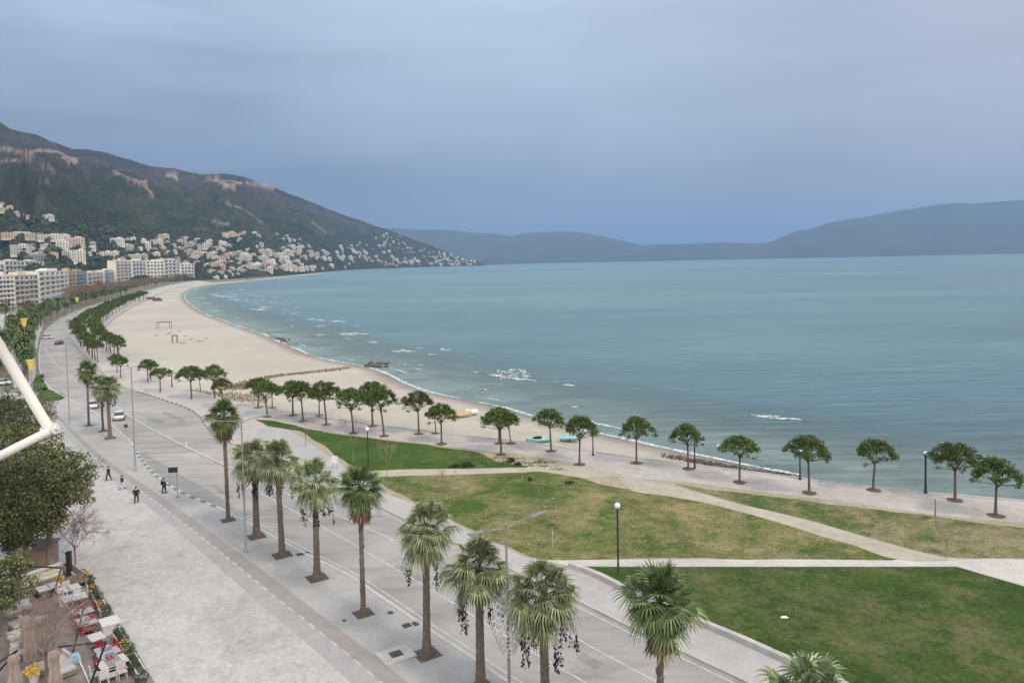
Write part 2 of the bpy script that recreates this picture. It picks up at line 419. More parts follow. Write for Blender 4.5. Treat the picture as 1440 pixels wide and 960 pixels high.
BL = [(760,1150),(660,1082),(560,1010),(495,960),(470,937),(400,877),(365,847),(285,777),(240,737),(180,690),(117,640),(77,594),(60,572),(48,552)]
BR = [(840,1155),(740,1082),(640,1010),(575,960),(525,920),(465,875),(380,810),(320,765),(240,707),(190,673),(142,640),(92,594),(75,575),(62,556)]
S = [(1122,669),(1060,658),(1000,645),(940,632),(880,619),(840,610),(790,599),(760,590),(720,579),(690,571),(650,562),(600,551),(560,536),(530,521),(505,514.5),(470,508),(430,497.5),(400,484),(370,471),(330,457),(290,442),(268,429),(259,418),(262,411),(275,405),(300,399.5)]
K2c, K1c, Poc, Plc, G1c, BLc, BRc, Sc = (cr(x) for x in (K2, K1, P_out, P_low, G1, BL, BR, S))
SEA = -1.2

def sheet(name, pts, mat, z, kind='structure'):
    b = MB(); b.poly([(p[0], p[1], z) for p in pts])
    return tag(b.build(name, mat), kind=kind)

# sea
b = MB()
b.poly([(-30000,-400,SEA),(30000,-400,SEA),(30000,30000,SEA),(-30000,30000,SEA)])
tag(b.build('sea', M_sea), kind='structure')

# far coast (distance known from the map of the bay)
FC = [(320,1400),(345,1500),(372,1700),(399,1950),(430,2400),(457,3000),(490,3800),(525,4500),(557,4950),(590,5300),(623,5700),(655,6000),(679,6200),(690,6450)]
FCp = [atD(x, D) for x, D in FC]
land = [Vector((p.x, p.y, 0)) for p in W(Poc)] + FCp + [Vector((300,9000,0)), Vector((-9000,9000,0)), Vector((-9000,-300,0)), Vector((400,-300,0))]
b = MB(); zl = -.17
b.poly([(p.x, p.y, zl) for p in land])
n = len(land)
for i in range(n-4):
    p, q = land[i], land[i+1]
    b.add([(p.x,p.y,zl),(q.x,q.y,zl),(q.x,q.y,-4),(p.x,p.y,-4)], [(0,1,2,3)])
ground = tag(b.build('ground', M_land), kind='structure')

# seawall under the promenade's outer edge
b = MB(); pp = [p for p in W(cr(P_out[:12]))]
for i in range(len(pp)-1):
    p, q = pp[i], pp[i+1]; d = (q-p).normalized(); nrm = Vector((-d.y, d.x, 0))
    if nrm.y < 0: nrm = -nrm
    a1, a2 = p+nrm*.35, q+nrm*.35
    for A, B_, za, zb in ((p, q, .12, .12), (a1, a2, .12, -4)):
        pass
    b.add([(p.x,p.y,.10),(q.x,q.y,.10),(a2.x,a2.y,.10),(a1.x,a1.y,.10),(a1.x,a1.y,-4),(a2.x,a2.y,-4),(p.x,p.y,-.05),(q.x,q.y,-.05)], [(0,1,2,3),(3,2,5,4),(1,0,6,7)])
tag(b.build('sea_wall', M_conc), 'low pale concrete sea wall edging the promenade above the water', 'wall')

# ------------- beach
Sw = [Vector((p.x, p.y, 0)) for p in W(Sc, SEA)]
def offs(pl, d):
    o = []
    for i, p in enumerate(pl):
        t = (pl[min(i+1,len(pl)-1)]-pl[max(i-1,0)]).normalized()
        o.append(p+Vector((-t.y, t.x, 0))*d)
    return o
# going near -> far the land lies to the left: +normal = (-t.y, t.x)
Sin = offs(Sw, 11); Smid = offs(Sw, 4.5); Sout = offs(Sw, -14)
Pw = W(cr(P_out[4:]), 0)
flat = [(p.x, p.y, -.32) for p in Sin] + [(p.x, p.y, -.32) for p in reversed(Pw)]
# flat sand, then the slope into the water
b = MB(); b.poly(flat)
rows = [[(p.x, p.y, -.30) for p in Sin], [(p.x, p.y, -.78) for p in Smid], [(p.x, p.y, SEA) for p in Sw], [(p.x, p.y, -3.) for p in Sout]]
for r0, r1 in zip(rows, rows[1:]):
    for i in range(len(r0)-1): b.add([r0[i], r0[i+1], r1[i+1], r1[i]], [(3,2,1,0)])
tag(b.build('beach', M_sand, smooth=False), kind='structure')
def resample0(L_, step):
    out = [L_[0].copy()]; acc = 0
    for p, q in zip(L_, L_[1:]):
        d = (q-p).length
        while acc+d >= step: p = p.lerp(q, (step-acc)/d); out.append(p.copy()); d = (q-p).length; acc = 0
        acc += d
    return out
# cloudy sand-tinted shallows along the waterline
def shallow_mat():
    m, nt, b_ = newmat('shallow_water'); t = NT(nt)
    v = t.pos((1, 1.6, 1)); n = t.noise(v, .05, 5, .65, .6)
    t.l(t.ramp(n, [(.35, (.25,.325,.29)), (.65, (.30,.40,.365))]), b_.inputs['Base Color']); b_.inputs['Roughness'].default_value = .32; b_.inputs['IOR'].default_value = 1.33
    at_ = t.n('ShaderNodeAttribute'); at_.attribute_name = 'fade'
    t.l(t.math('MULTIPLY', at_.outputs['Fac'], t.math('ADD', .35, n), True), b_.inputs['Alpha'])
    w1 = t.noise(t.pos((.28, 1.7, 1), (0, 0, R(-9))), .26, 7, .72, .9); t.bump(w1, b_, .8, 1.6); return m
line = resample0([Vector((p.x, p.y, 0)) for p in W(P_out[0:5], SEA)]+Sw[4:], 5.0)
for _ in range(6): line = [line[0]]+[(line[i-1]+line[i]*2+line[i+1])/4 for i in range(1, len(line)-1)]+[line[-1]]
cs_ = [offs(line, d) for d in (3, -8, -22, -42)]; b = MB(); fd = []
for r_, c_ in enumerate(cs_):
    for p in c_: b.v.append((p.x, p.y, SEA+.02)); fd.append((1, .95, .5, 0)[r_])
for r_ in range(3):
    for i in range(len(line)-1):
        n0 = r_*len(line)+i; b.f.append((n0+len(line), n0+len(line)+1, n0+1, n0)); b.m.append(0)
o = tag(b.build('shallow_water', shallow_mat()), kind='structure')
o.data.attributes.new('fade', 'FLOAT', 'POINT').data.foreach_set('value', fd)
# narrow far beach along the coast road
b = MB(); fa = [Vector((p.x,p.y,0)) for p in [W([(262,401.5)])[0]]+FCp]; fb = offs(fa, -1)
for i in range(len(fa)-1):
    w0 = 14+10*noise.noise(Vector((i*.7,0,0))); w1 = 14+10*noise.noise(Vector(((i+1)*.7,0,0)))
    t = (fa[i+1]-fa[i]).normalized(); nn = Vector((t.y,-t.x,0))
    if nn.y > 0 and False: nn = -nn
    p, q = fa[i], fa[i+1]
    b.add([(p-nn*6)[:2]+(.2,), (q-nn*6)[:2]+(.2,), (q+nn*w1)[:2]+(-1.6,), (p+nn*w0)[:2]+(-1.6,)], [(3,2,1,0),(0,1,2,3)][:1])
tag(b.build('far_shore', plain('far_shore_sand', (.5,.44,.36), .9)), kind='structure')

# ------------- paved surfaces
prom = W(K2c) + list(reversed(W(Poc)))
sheet('promenade', prom, M_prom, .004)
sheet('seaward_pavement', W(K2c[:60]) + list(reversed(W(G1c))), M_side2, .012)
sheet('road', W(K1c)+list(reversed(W(K2c))), M_road, -.11+.0)
sheet('park_soil', W(G1c)+W(Plc)[1:], M_bare, .020)
def jig(pts, a=.25, seed=0, step=2.0):
    w = W(cr(pts+[pts[0]], 4))[:-1]; o = []
    for i, p in enumerate(w):
        q = w[(i+1) % len(w)]; n_ = max(1, int((q-p).length/step))
        for k in range(n_):
            m_ = p.lerp(q, k/n_); o.append(m_+Vector((noise.noise(m_*.25+Vector((seed,0,0))), noise.noise(m_*.25+Vector((0,seed+9,0))), 0))*a*2)
    return o
def lin(pts): return W(pts)
LA = [(392,595),(440,605.5),(540,619),(640,631),(676,637),(700,650),(742,656),(700,658),(600,659.5),(530,661),(505,661),(480,645),(447,622),(414,603)]
LB = [(520,670.5),(600,668.5),(700,666),(760,664),(800,670),(850,682),(900,690),(940,693),(1000,703.5),(1060,720),(1140,742),(1200,759),(1278,785.5),(1100,786),(900,786),(792,786),(750,783),(700,762),(650,739),(600,713),(560,694),(538,683)]
LC = [(818,799),(1000,799),(1200,799),(1345,799),(1440,827),(1600,876),(1750,930),(1750,1130),(1500,1100),(1235,984),(1165,951),(1100,924),(1045,899),(985,874),(930,850),(880,827),(840,808)]
LD = [(950,680),(1000,688),(1060,695),(1200,712),(1320,729),(1440,743),(1700,775),(1700,784),(1440,784),(1345,784),(1300,779),(1200,751.5),(1120,730),(1060,714.5),(1010,700)]
sheet('grass_near_promenade', jig(LA, .3, 1), M_lawnA, .045)
sheet('grass_middle_lawn', jig(LB, .3, 2), M_lawnB, .045)
def lawnC():
    w = W([(818,799),(1345,799),(1440,827),(1600,876),(1750,930),(1750,1130),(1500,1100)]+[(x, y-6) for x, y in G1[1:10]])
    return w
sheet('grass_front_lawn', lawnC(), M_lawnC, .16)
sheet('grass_seaside_strip', jig(LD, .3, 4), M_lawnD, .045)
sheet('grass_small_patch', jig([(902,677),(925,680),(950,688),(975,694),(950,692),(920,687)], .5, 5), M_lawnA, .05)
sheet('grass_thin_strip', jig([(360,590),(384,592),(420,600),(455,607),(440,607),(400,603),(375,597)], .3, 6), M_lawnA, .05)
sheet('paved_path', W([(745,786.5),(1100,786.5),(1345,786),(1440,786),(1700,786),(1700,915),(1600,873),(1440,824),(1345,798),(1000,798),(830,798),(800,796)]), M_path, .028)
sheet('upper_path', W([(480,655),(500,661),(600,660),(700,658),(760,656),(830,655),(880,668),(820,672),(760,663),(700,665.5),(600,668.5),(520,671)]), M_earthpath, .028)
sheet('diagonal_path', jig([(862,665),(905,675),(960,687),(1010,700.5),(1060,713.5),(1120,727.5),(1200,749.5),(1300,777.5),(1350,787),(1262,787),(1200,767),(1140,749),(1060,725),(1000,709),(940,698),(890,690)], .15, 7), M_earthpath, .052)
# edging strip of the paved path
def sweep(name, line, w, z0, z1, mat, mats=None, seg=None, kind='structure'):
    b = MB(); L = offs(line, w/2); Rr = offs(line, -w/2)
    for i in range(len(line)-1):
        a, c, d, e = L[i], L[i+1], Rr[i+1], Rr[i]
        vs = [(p.x, p.y, z1) for p in (a,c,d,e)] + [(p.x, p.y, z0) for p in (a,c,d,e)]
        mi = (i % 2) if seg else 0
        b.add(vs, [(3,2,1,0),(0,1,5,4),(2,3,7,6),(1,2,6,5),(3,0,4,7)], mi)
    return tag(b.build(name, mats or mat), kind=kind)
def resample(line, step):
    out = [line[0].copy()]; acc = 0
    for p, q in zip(line, line[1:]):
        d = (q-p).length; 
        while acc+d >= step:
            t = (step-acc)/d; p = p.lerp(q, t); out.append(p.copy()); d = (q-p).length; acc = 0
        acc += d
    return out
sweep('path_edging', W([(800,798),(1000,798.3),(1200,798.3),(1345,798.3),(1440,826),(1600,875)]), .22, 0, .19, M_conc)
k2w = W(K2c); k1w = W(K1c)
sweep('kerb', k2w, .18, -.2, .03, M_kerb)
sweep('kerb', k1w, .30, -.2, .03, M_kerb)
bw = W(cr([(303,612),(290,598),(281,585),(265,574),(240,565),(200,552),(175,545)], 6))
sweep('painted_kerb', resample(bw, 1.25), .24, -.2, .06, M_kerb, [M_kerb, M_kblack], True)
bw = W(cr([(312,716),(255,692),(240,683),(215,665),(197,643),(187,625)], 6))
sweep('painted_kerb', resample(bw, 1.25), .34, -.2, .05, M_kerb, [M_kerb, M_kblack], True)
# retaining wall of the front lawn
wl = W(cr([(1430,1085),(1230,990),(1165,956),(1100,928),(1045,903),(985,878),(930,854),(880,831),(840,811),(802,797)]))
b = MB(); L = offs(wl, .22); Rr = offs(wl, -.22)
for i in range(len(wl)-1):
    a, c, d, e = L[i], L[i+1], Rr[i+1], Rr[i]
    b.add([(p.x,p.y,.42) for p in (a,c,d,e)]+[(p.x,p.y,0) for p in (a,c,d,e)], [(3,2,1,0),(0,1,5,4),(2,3,7,6),(1,2,6,5),(3,0,4,7)])
tag(b.build('retaining_wall', M_conc), 'low pale concrete wall holding the front lawn above the pavement', 'wall')

# landward side
sheet('pavement', W(K1c[:120])+list(reversed(W(BRc))), M_side, -.006)
sheet('plaza', W(BLc)+W([(10,552),(-300,560),(-900,700),(-900,1300),(760,1300)]), M_plaza, -.002)
mid_l = [((a[0]*.47+b_[0]*.53), (a[1]*.47+b_[1]*.53)) for a, b_ in zip(BL, BR)]
sheet('bike_lane', W(BLc)+list(reversed(W(BRc))), M_bike2, .002)
sheet('bike_lane_outer', W(cr(mid_l))+list(reversed(W(BRc))), M_bike, .006)
# bike dashes
def strip_marks(line, z, w, dash, gap, b):
    pts = resample(line, .25); per = int((dash+gap)/.25); dn = int(dash/.25)
    L = offs(pts, w/2); Rr = offs(pts, -w/2)
    i = 0
    while i+dn < len(pts):
        for k in range(i, i+dn): b.add([(p.x,p.y,z) for p in (L[k], L[k+1], Rr[k+1], Rr[k])], [(3,2,1,0)])
        i += per
b = MB(); strip_marks(W(cr(mid_l)), .012, .16, 1.0, .95, b)
for ln, w in ((W(BLc), .1), (W(BRc), .1)): strip_marks(ln, .014, w, 400, 0.01, b)
tag(b.build('lane_dashes', M_white), kind='structure')
C_ = [(62,488),(71,502),(85,517),(110,533),(135,548),(160,567),(183,586),(215,604),(260,627),(320,655),(400,691),(540,751),(640,801),(740,855),(827,904),(900,943),(1000,995),(1100,1045)]
B2 = [(330,672),(365,691),(450,737),(540,788),(630,841),(720,897),(812,950),(900,1000),(1000,1058)]
b = MB()
zr = -.106
def solid(line, w, z=zr):
    pts = resample(line, 1.0); L = offs(pts, w/2); Rr = offs(pts, -w/2)
    for k in range(len(pts)-1): b.add([(p.x,p.y,z) for p in (L[k], L[k+1], Rr[k+1], Rr[k])], [(3,2,1,0)])
solid(W(cr(C_[7:])), .14); solid(W(cr(B2)), .14)
solid([p for p in offs(resample(W(cr(C_[:8])),2), 0)], .2)
k1off = offs(k1w, -.7); solid(k1off[12:70], .12)
k2off = offs(k2w, .6); solid(k2off[4:62], .12)
l3 = W(cr([(70,485),(84,497),(108,514),(140,535),(175,560),(205,580)])); strip_marks(l3, zr, .14, 3, 4, b)
tag(b.build('road_markings', M_white), kind='structure')
# low white median kerb
sweep('median_kerb', W(cr([(176,580),(183,586),(215,604),(260,627),(320,655),(345,666)])), .32, -.12, .02, M_kerb)
sheet('bus_bay', W([(197,634),(215,642),(250,664),(290,686),(322,706),(335,718),(312,713),(257,689),(243,681),(218,662),(201,643)]), M_bay, -.105)
# grass islands on the left
sheet('grass_island', jig([(58,545),(75,549),(92,556),(86,562),(66,564),(52,560)], .2, 8, .8), M_lawnA, .02)
sheet('grass_verge', jig([(50,528),(58,530),(68,545),(60,548),(48,545)], .2, 9, .8), M_lawnA, .02)
sheet('beach_road_side', W([(55,447),(62,455),(56,470),(50,500),(50,530),(40,545),(20,545),(0,470),(-60,450),(20,440)]), M_side2, -.01)

for q in ([(420,700),(452,714),(470,728),(436,713)],[(560,790),(600,810),(590,816),(552,797)],[(350,650),(372,655),(362,660),(345,655)],[(700,850),(745,872),(735,880),(692,858)],[(210,585),(232,590),(226,596),(206,591)],[(300,680),(318,690),(330,700),(306,690)],[(820,915),(850,930),(838,938),(808,922)],[(230,576),(262,590),(256,593),(228,580)]):
    sheet('asphalt_patch', W(q), M_bay, -.107)
# soil pits
pit = MB()
def pit_square(p, s, rz):
    pit.box((p.x, p.y, .005), (s, s, .03), rz)
def pit_round(p, r, rnd=random):
    n_ = 14; vs = [(p.x+math.cos(i*2*math.pi/n_)*r*rnd.uniform(.8,1.15), p.y+math.sin(i*2*math.pi/n_)*r*rnd.uniform(.8,1.15), .03) for i in range(n_)]
    pit.poly(vs)

# ---------------------------------------------------------------- hill
RIDGE = [(-700,150),(-400,95),(-200,110),(-60,140),(0,164),(25,182),(60,190),(80,199),(110,209),(130,210),(155,214),(190,225),(220,234),(250,237),(290,246),(320,244),(345,248),(385,262),(420,276),(450,288),(480,300),(531,318),(560,328),(584,337),(610,347),(637,358),(665,366),(684,371.5)]
FOOT = [(-700,900),(-100,900),(0,950),(60,1000),(120,1130),(200,1450),(260,1600),(320,1750),(399,2200),(430,2600),(457,3080),(490,3860),(525,4560),(557,5000),(590,5360),(623,5740),(655,6040),(684,6350)]
RD = [(-700,3000),(0,3400),(110,3900),(250,4400),(330,4700),(420,5000),(520,5600),(600,6050),(655,6400),(684,6500)]
def lerp_t(T, x):
    if x <= T[0][0]: return T[0][1]
    for (a, u), (b_, v) in zip(T, T[1:]):
        if x <= b_: return u+(v-u)*(x-a)/(b_-a)
    return T[-1][1]
def fbm(v, o=4): return noise.fractal(v, 1.0, 2.1, o)
SCARS = [([(0,211),(25,211),(45,222),(62,232),(84,240)],2.2),([(28,214),(50,215),(70,213),(92,215),(103,224),(117,228)],3.0),([(95,222),(112,232)],2.0),
  ([(165,243),(180,247),(205,260),(222,275)],2.2),([(238,250),(247,246),(255,253)],3.6),([(190,252),(212,256)],2),([(275,250),(300,252),(322,260),(335,266)],2.4),
  ([(300,252),(345,257),(385,263),(418,273)],3.4),([(318,264),(345,257)],3),([(320,286),(345,294),(372,314)],1.0),([(440,312),(460,326)],1.2),([(60,250),(75,258)],1.3),([(215,274),(225,284)],1.5),([(0,228),(40,226)],2.0),([(300,312),(325,315)],1.6)]
def dseg(p, a, b_):
    vx, vy = b_[0]-a[0], b_[1]-a[1]; L2 = vx*vx+vy*vy or 1e-9
    t = max(0, min(1, ((p[0]-a[0])*vx+(p[1]-a[1])*vy)/L2))
    return math.hypot(p[0]-a[0]-vx*t, p[1]-a[1]-vy*t)
NX, NT_ = 900, 170
hb = MB(); scar = []; YV = []; PX = []; TT = [j/NT_*1.25 for j in range(NT_+1)]
for i in range(NX+1):
    px = -700+(i/60)*600 if i < 60 else -100+784*((i-60)/(NX-60))
    df, dr = lerp_t(FOOT, px), lerp_t(RD, px); ry = lerp_t(RIDGE, px)+.8*fbm(Vector((px*.05, 3, 1)))
    mxe = -9
    for j in range(NT_+1):
        t = j/NT_*1.25
        D = df+(dr-df)*t
        p = atD(px, D)
        rid = atD(px, dr); hr = zat(rid, px, ry)
        if t <= 1:
            s = .35*t+.65*t**1.5
            env = math.sin(math.pi*min(1, t))**.8
            q = Vector((p.x/900, p.y/900, 0)); rg = 1-abs(noise.noise(q*1.0+Vector((3,7,0))))*2.2
            rg2 = 1-abs(noise.noise(Vector((px/62+t*1.6, t*1.2, 5))))*2.6; rg3 = 1-abs(noise.noise(Vector((px/19+t*1.5, t*2.2, 8))))*2.6
            z = hr*(s+env*(.17*rg+(.115*rg2+.022*rg3)+.08*fbm(q*2.3, 5)+.035*fbm(q*9, 5)-.12))
            lim = (hr-CAMH)/dr*D*.985+CAMH if t < .98 else hr
            L0 = .86*lim
            if t < .98 and z > L0: z = L0+(lim-L0)*(1-math.exp(-(z-L0)/max(1,lim-L0)))
            z = max(z, -.2+8*t)
        else:
            z = hr*(1-(t-1)*2.2)
        hb.v.append((p.x, p.y, z))
        el_ = (z-CAMH)/D; mxe = max(mxe, el_); YV.append((yh(px)-mxe*F) if el_ >= mxe else None); scar.append(0.0)
    PX.append(px)
for pl, w in SCARS:
    for (xa, ya), (xb, yb_) in zip(pl, pl[1:]):
        if xb-xa < 1: continue
    x0_, x1_ = pl[0][0], pl[-1][0]; cols = [i for i in range(NX+1) if x0_-6 <= PX[i] <= x1_+6]; raw = []
    for i in cols:
        yl = lerp_t(pl, PX[i]); j = 0
        while j < NT_ and (YV[i*(NT_+1)+j] is None or YV[i*(NT_+1)+j] > yl): j += 1
        raw.append(TT[j])
    for k, i in enumerate(cols):
        if not (x0_ <= PX[i] <= x1_): continue
        lo, hi = max(0, k-6), min(len(raw), k+7); ts = sorted(raw[lo:hi])[(hi-lo)//2]
        yl = lerp_t(pl, PX[i])+1.2*noise.noise(Vector((PX[i]*.15, ya, 5))); ww = w*.95*(1+.5*noise.noise(Vector((PX[i]*.12, ya, 0))))
        for j in range(NT_+1):
            y_ = YV[i*(NT_+1)+j]
            if y_ is None or abs(TT[j]-ts) > .05: continue
            d = abs(y_-yl)
            if d < ww*1.3: scar[i*(NT_+1)+j] = max(scar[i*(NT_+1)+j], min(1, (ww*1.3-d)/(ww*.6)))
_s = scar[:]
for i in range(1, NX):
    for j in range(1, NT_):
        n0 = i*(NT_+1)+j; scar[n0] = .4*_s[n0]+.2*(_s[n0-NT_-1]+_s[n0+NT_+1])+.1*(_s[n0-1]+_s[n0+1])
for i in range(NX):
    for j in range(NT_):
        a = i*(NT_+1)+j; hb.f.append((a, a+NT_+1, a+NT_+2, a+1)); hb.m.append(0)
hill = tag(hb.build('hills', M_hill, smooth=True), kind='structure')
att = hill.data.attributes.new('scar', 'FLOAT', 'POINT'); att.data.foreach_set('value', scar)
HB = BVHTree.FromPolygons([Vector(v) for v in hb.v], hb.f)
def hit(px, py):
    d = ray(px, py).normalized(); r = HB.ray_cast(CAM, d)
    g = at(px, py, -.1) if d.z < 0 else None
    if r[0] is not None and (g is None or (r[0]-CAM).length < (g-CAM).length): return r[0]
    if g is not None and g.y < 7000: return g
    return None
def drop(x, y):
    r = HB.ray_cast(Vector((x, y, 3000)), Vector((0,0,-1)))
    return max(r[0].z, -.1) if r[0] is not None else -.1

# distant mountains across the bay
def range_(name, prof, df, dr, seed, x0, x1, nx, end=0.):
    b = MB(); nt = 22
    for i in range(nx+1):
        px = x0+(x1-x0)*i/nx; ry = lerp_t(prof, px)+.5*fbm(Vector((px*.03, seed, 1)))
        r_ = atD(px, dr); hr = max(15, zat(r_, px, ry))
        for j in range(nt+1):
            t = j/nt*1.3; D = df+(dr-df)*t; p = atD(px, D)
            q = Vector((p.x/1600, p.y/1600, seed))
            if t <= 1: z = hr*(.25*t+.75*t**1.1+math.sin(math.pi*t)*(.16*fbm(q, 4)))-4*(1-t); z = min(z, ((hr-CAMH)/dr*D*.98+CAMH)) if t < .97 else hr
            else: z = hr*(1-(t-1)*2.5)
            b.v.append((p.x, p.y, max(z, -5)))
    for i in range(nx):
        for j in range(nt):
            a = i*(nt+1)+j; b.f.append((a, a+nt+1, a+nt+2, a+1)); b.m.append(0)
    tag(b.build(name, M_far, smooth=True), kind='structure')
range_('mountains', [(380,330),(480,322),(545,320),(600,322.5),(640,323),(660,326),(700,328),(718,332),(740,327),(790,325),(815,326),(850,332),(900,344),(960,350),(1000,356),(1040,362)], 9500, 12500, 2, 380, 1040, 200)
range_('mountains', [(840,352),(900,345),(925,343.5),(975,342.5),(1000,341),(1020,340.5),(1050,342),(1078,342),(1100,333),(1120,324.5),(1142,321),(1165,313),(1200,307),(1240,300),(1280,293),(1320,287),(1345,284.5),(1370,285.5),(1400,283),(1440,280),(1500,281),(1600,290),(1900,330)], 9000, 11500, 5, 840, 1900, 260)
b = MB()   # pale far shore line with settlements read as a thin band is left to haze

# ================================================================ VEGETATION
def rdir(rnd):
    z = rnd.uniform(-1, 1); a = rnd.uniform(0, 2*math.pi); s = math.sqrt(1-z*z); return Vector((s*math.cos(a), s*math.sin(a), z))
def leaf_quads(b, c, rad, n, size, rnd, m=0, flat=1.0):
    for _ in range(n):
        d = rdir(rnd); r = rad*rnd.random()**.4
        p = Vector((c[0]+d.x*r, c[1]+d.y*r, c[2]+d.z*r*flat)); nn = (rdir(rnd)+d*.6+Vector((0,0,.5))).normalized()
        a = nn.orthogonal().normalized(); a.rotate(Matrix.Rotation(rnd.uniform(0, 6.3), 3, nn)); bb = nn.cross(a)
        s = size*rnd.uniform(.6, 1.3)
        b.add([p-a*s*.5, p+bb*s*.28, p+a*s*.5, p-bb*s*.28], [(0,1,2,3)], m)
def limb(b, p, q, r0, r1, rnd, seg=4, sag=.12, n=6, m=0):
    p, q = Vector(p), Vector(q); pts = []; L = (q-p).length
    for i in range(seg+1):
        t = i/seg; o = rdir(rnd)*L*sag*.35*math.sin(math.pi*t)
        pts.append(p.lerp(q, t)+o)
    b.tube(pts, [r0+(r1-r0)*i/seg for i in range(seg+1)], n, m); return pts

def make_pine(seed, hi=True, tall=0.0, name='umbrella_pine'):
    rnd = random.Random(seed); root = empty(name, cat='tree')
    th = 3.2+tall; lean = Vector((rnd.uniform(-.3,.3), rnd.uniform(-.2,.2), 0))
    tb = MB(); top = Vector((lean.x, lean.y, th))
    tb.tube([(0,0,-.05),(lean.x*.2,lean.y*.2,th*.35),(lean.x*.6,lean.y*.6,th*.7),top], [.16,.12,.105,.09], 7)
    rx = 1.95*rnd.uniform(.9,1.1); rz = 1.5*rnd.uniform(.85,1.15); cc = Vector((lean.x+rnd.uniform(-.2,.2), lean.y, th+1.25))
    ends = []
    for k in range(9 if hi else 4):
        a = k*2.4+rnd.uniform(-.3,.3); rr = rx*rnd.uniform(.35, .85)
        e = Vector((cc.x+math.cos(a)*rr, cc.y+math.sin(a)*rr, cc.z+rnd.uniform(-.7,.25)))
        limb(tb, top-Vector((0,0,rnd.uniform(0,.6))), e, .06, .02, rnd, 3, .15, 5); ends.append(e)
    if hi:
        for k in range(3):          # low side branches with a tuft
            a = rnd.uniform(0, 6.3); e = Vector((lean.x+math.cos(a)*rx*.95, lean.y+math.sin(a)*rx*.95, th+rnd.uniform(-.15,.45)))
            limb(tb, (lean.x*.9, lean.y*.9, th-.25), e, .035, .015, rnd, 3, .12, 4); ends.append(e)
    tb.build('trunk', M_pinebark, root, True)
    cb = MB(); nc = 118 if hi else 40
    sub_c = [(rnd.uniform(0,6.3), rnd.uniform(.35,.8), rnd.uniform(.65,1.1)) for _ in range(6)]
    for k in range(nc):
        a = rnd.uniform(0, 6.3); rr = math.sqrt(rnd.random())
        lob = 1+.16*math.sin(3*a+seed)+.1*math.sin(5*a+seed*2)
        z = (1-rr**2.4)*rz*(rnd.uniform(.8,1.0) if rnd.random() < .6 else rnd.uniform(.15,.8))-.12*rr - (rnd.random() < .12)*rnd.uniform(.1,.5)*(1-.4*rr)
        p = Vector((cc.x+math.cos(a)*rr*rx*lob, cc.y+math.sin(a)*rr*rx*lob, cc.z+z-.55))
        if hi: leaf_quads(cb, p, rnd.uniform(.3,.5), 40, .2, rnd, 0, .65)
        else: leaf_quads(cb, p, rnd.uniform(.5,.7), 18, .42, rnd, 0, .65)
    for e in ends[(9 if hi else 4):]: leaf_quads(cb, e, .34, 34, .2, rnd, 0, .7)
    cb.build('crown', M_pine, root)
    return root

def fan(b, o, az, el, pet, L, rnd, nb=16, droop=.35, m=0, mp=None, seg=3, tips=False):
    d = Vector((math.cos(az)*math.cos(el), math.sin(az)*math.cos(el), math.sin(el)))
    c = o+d*pet; c.z -= .10*pet*pet
    if mp is not None: b.tube([o, o+d*pet*.5+Vector((0,0,.02)), c], [.03,.022,.018], 3, mp, False)
    d2 = (d+Vector((0,0,-.25))).normalized()
    s = d2.cross(Vector((0,0,1)));
    if s.length < .1: s = Vector((1,0,0))
    s.normalize(); tw = rnd.uniform(-.5,.5); nrm = s.cross(d2); s = s*math.cos(tw)+nrm*math.sin(tw)
    nrm = s.cross(d2)
    span = R(235); tm = m+1 if tips else m
    for i in range(nb):
        a = (i/(nb-1)-.5)*span; da = span/(nb-1)*.46
        l = L*(.74+.26*math.cos(a*.8))*rnd.uniform(.88,1.08); ri = l*.5
        def pt(ang, r, up=0):
            v = d2*math.cos(ang)+s*math.sin(ang); q = c+v*r+nrm*(up-.10*r*abs(math.sin(a))); q.z -= droop*l*(r/l)**2.3; return q
        A0, A1, A2 = pt(a-da, ri), pt(a, ri*1.05, .05*L), pt(a+da, ri)
        b.add([c, A0, A1, A2], [(0,1,2),(0,2,3)], m)
        dz = droop*l*rnd.uniform(.1,.5)
        T1, T2 = pt(a-da*.38, l*.8), pt(a+da*.38, l*.8); T1.z -= dz*.25; T2.z -= dz*.25
        T3 = pt(a+rnd.uniform(-.05,.05), l*1.04); T3.z -= dz
        b.add([A0, A2, T2, T1, T3], [(0,1,2,3),(3,2,4)], tm)

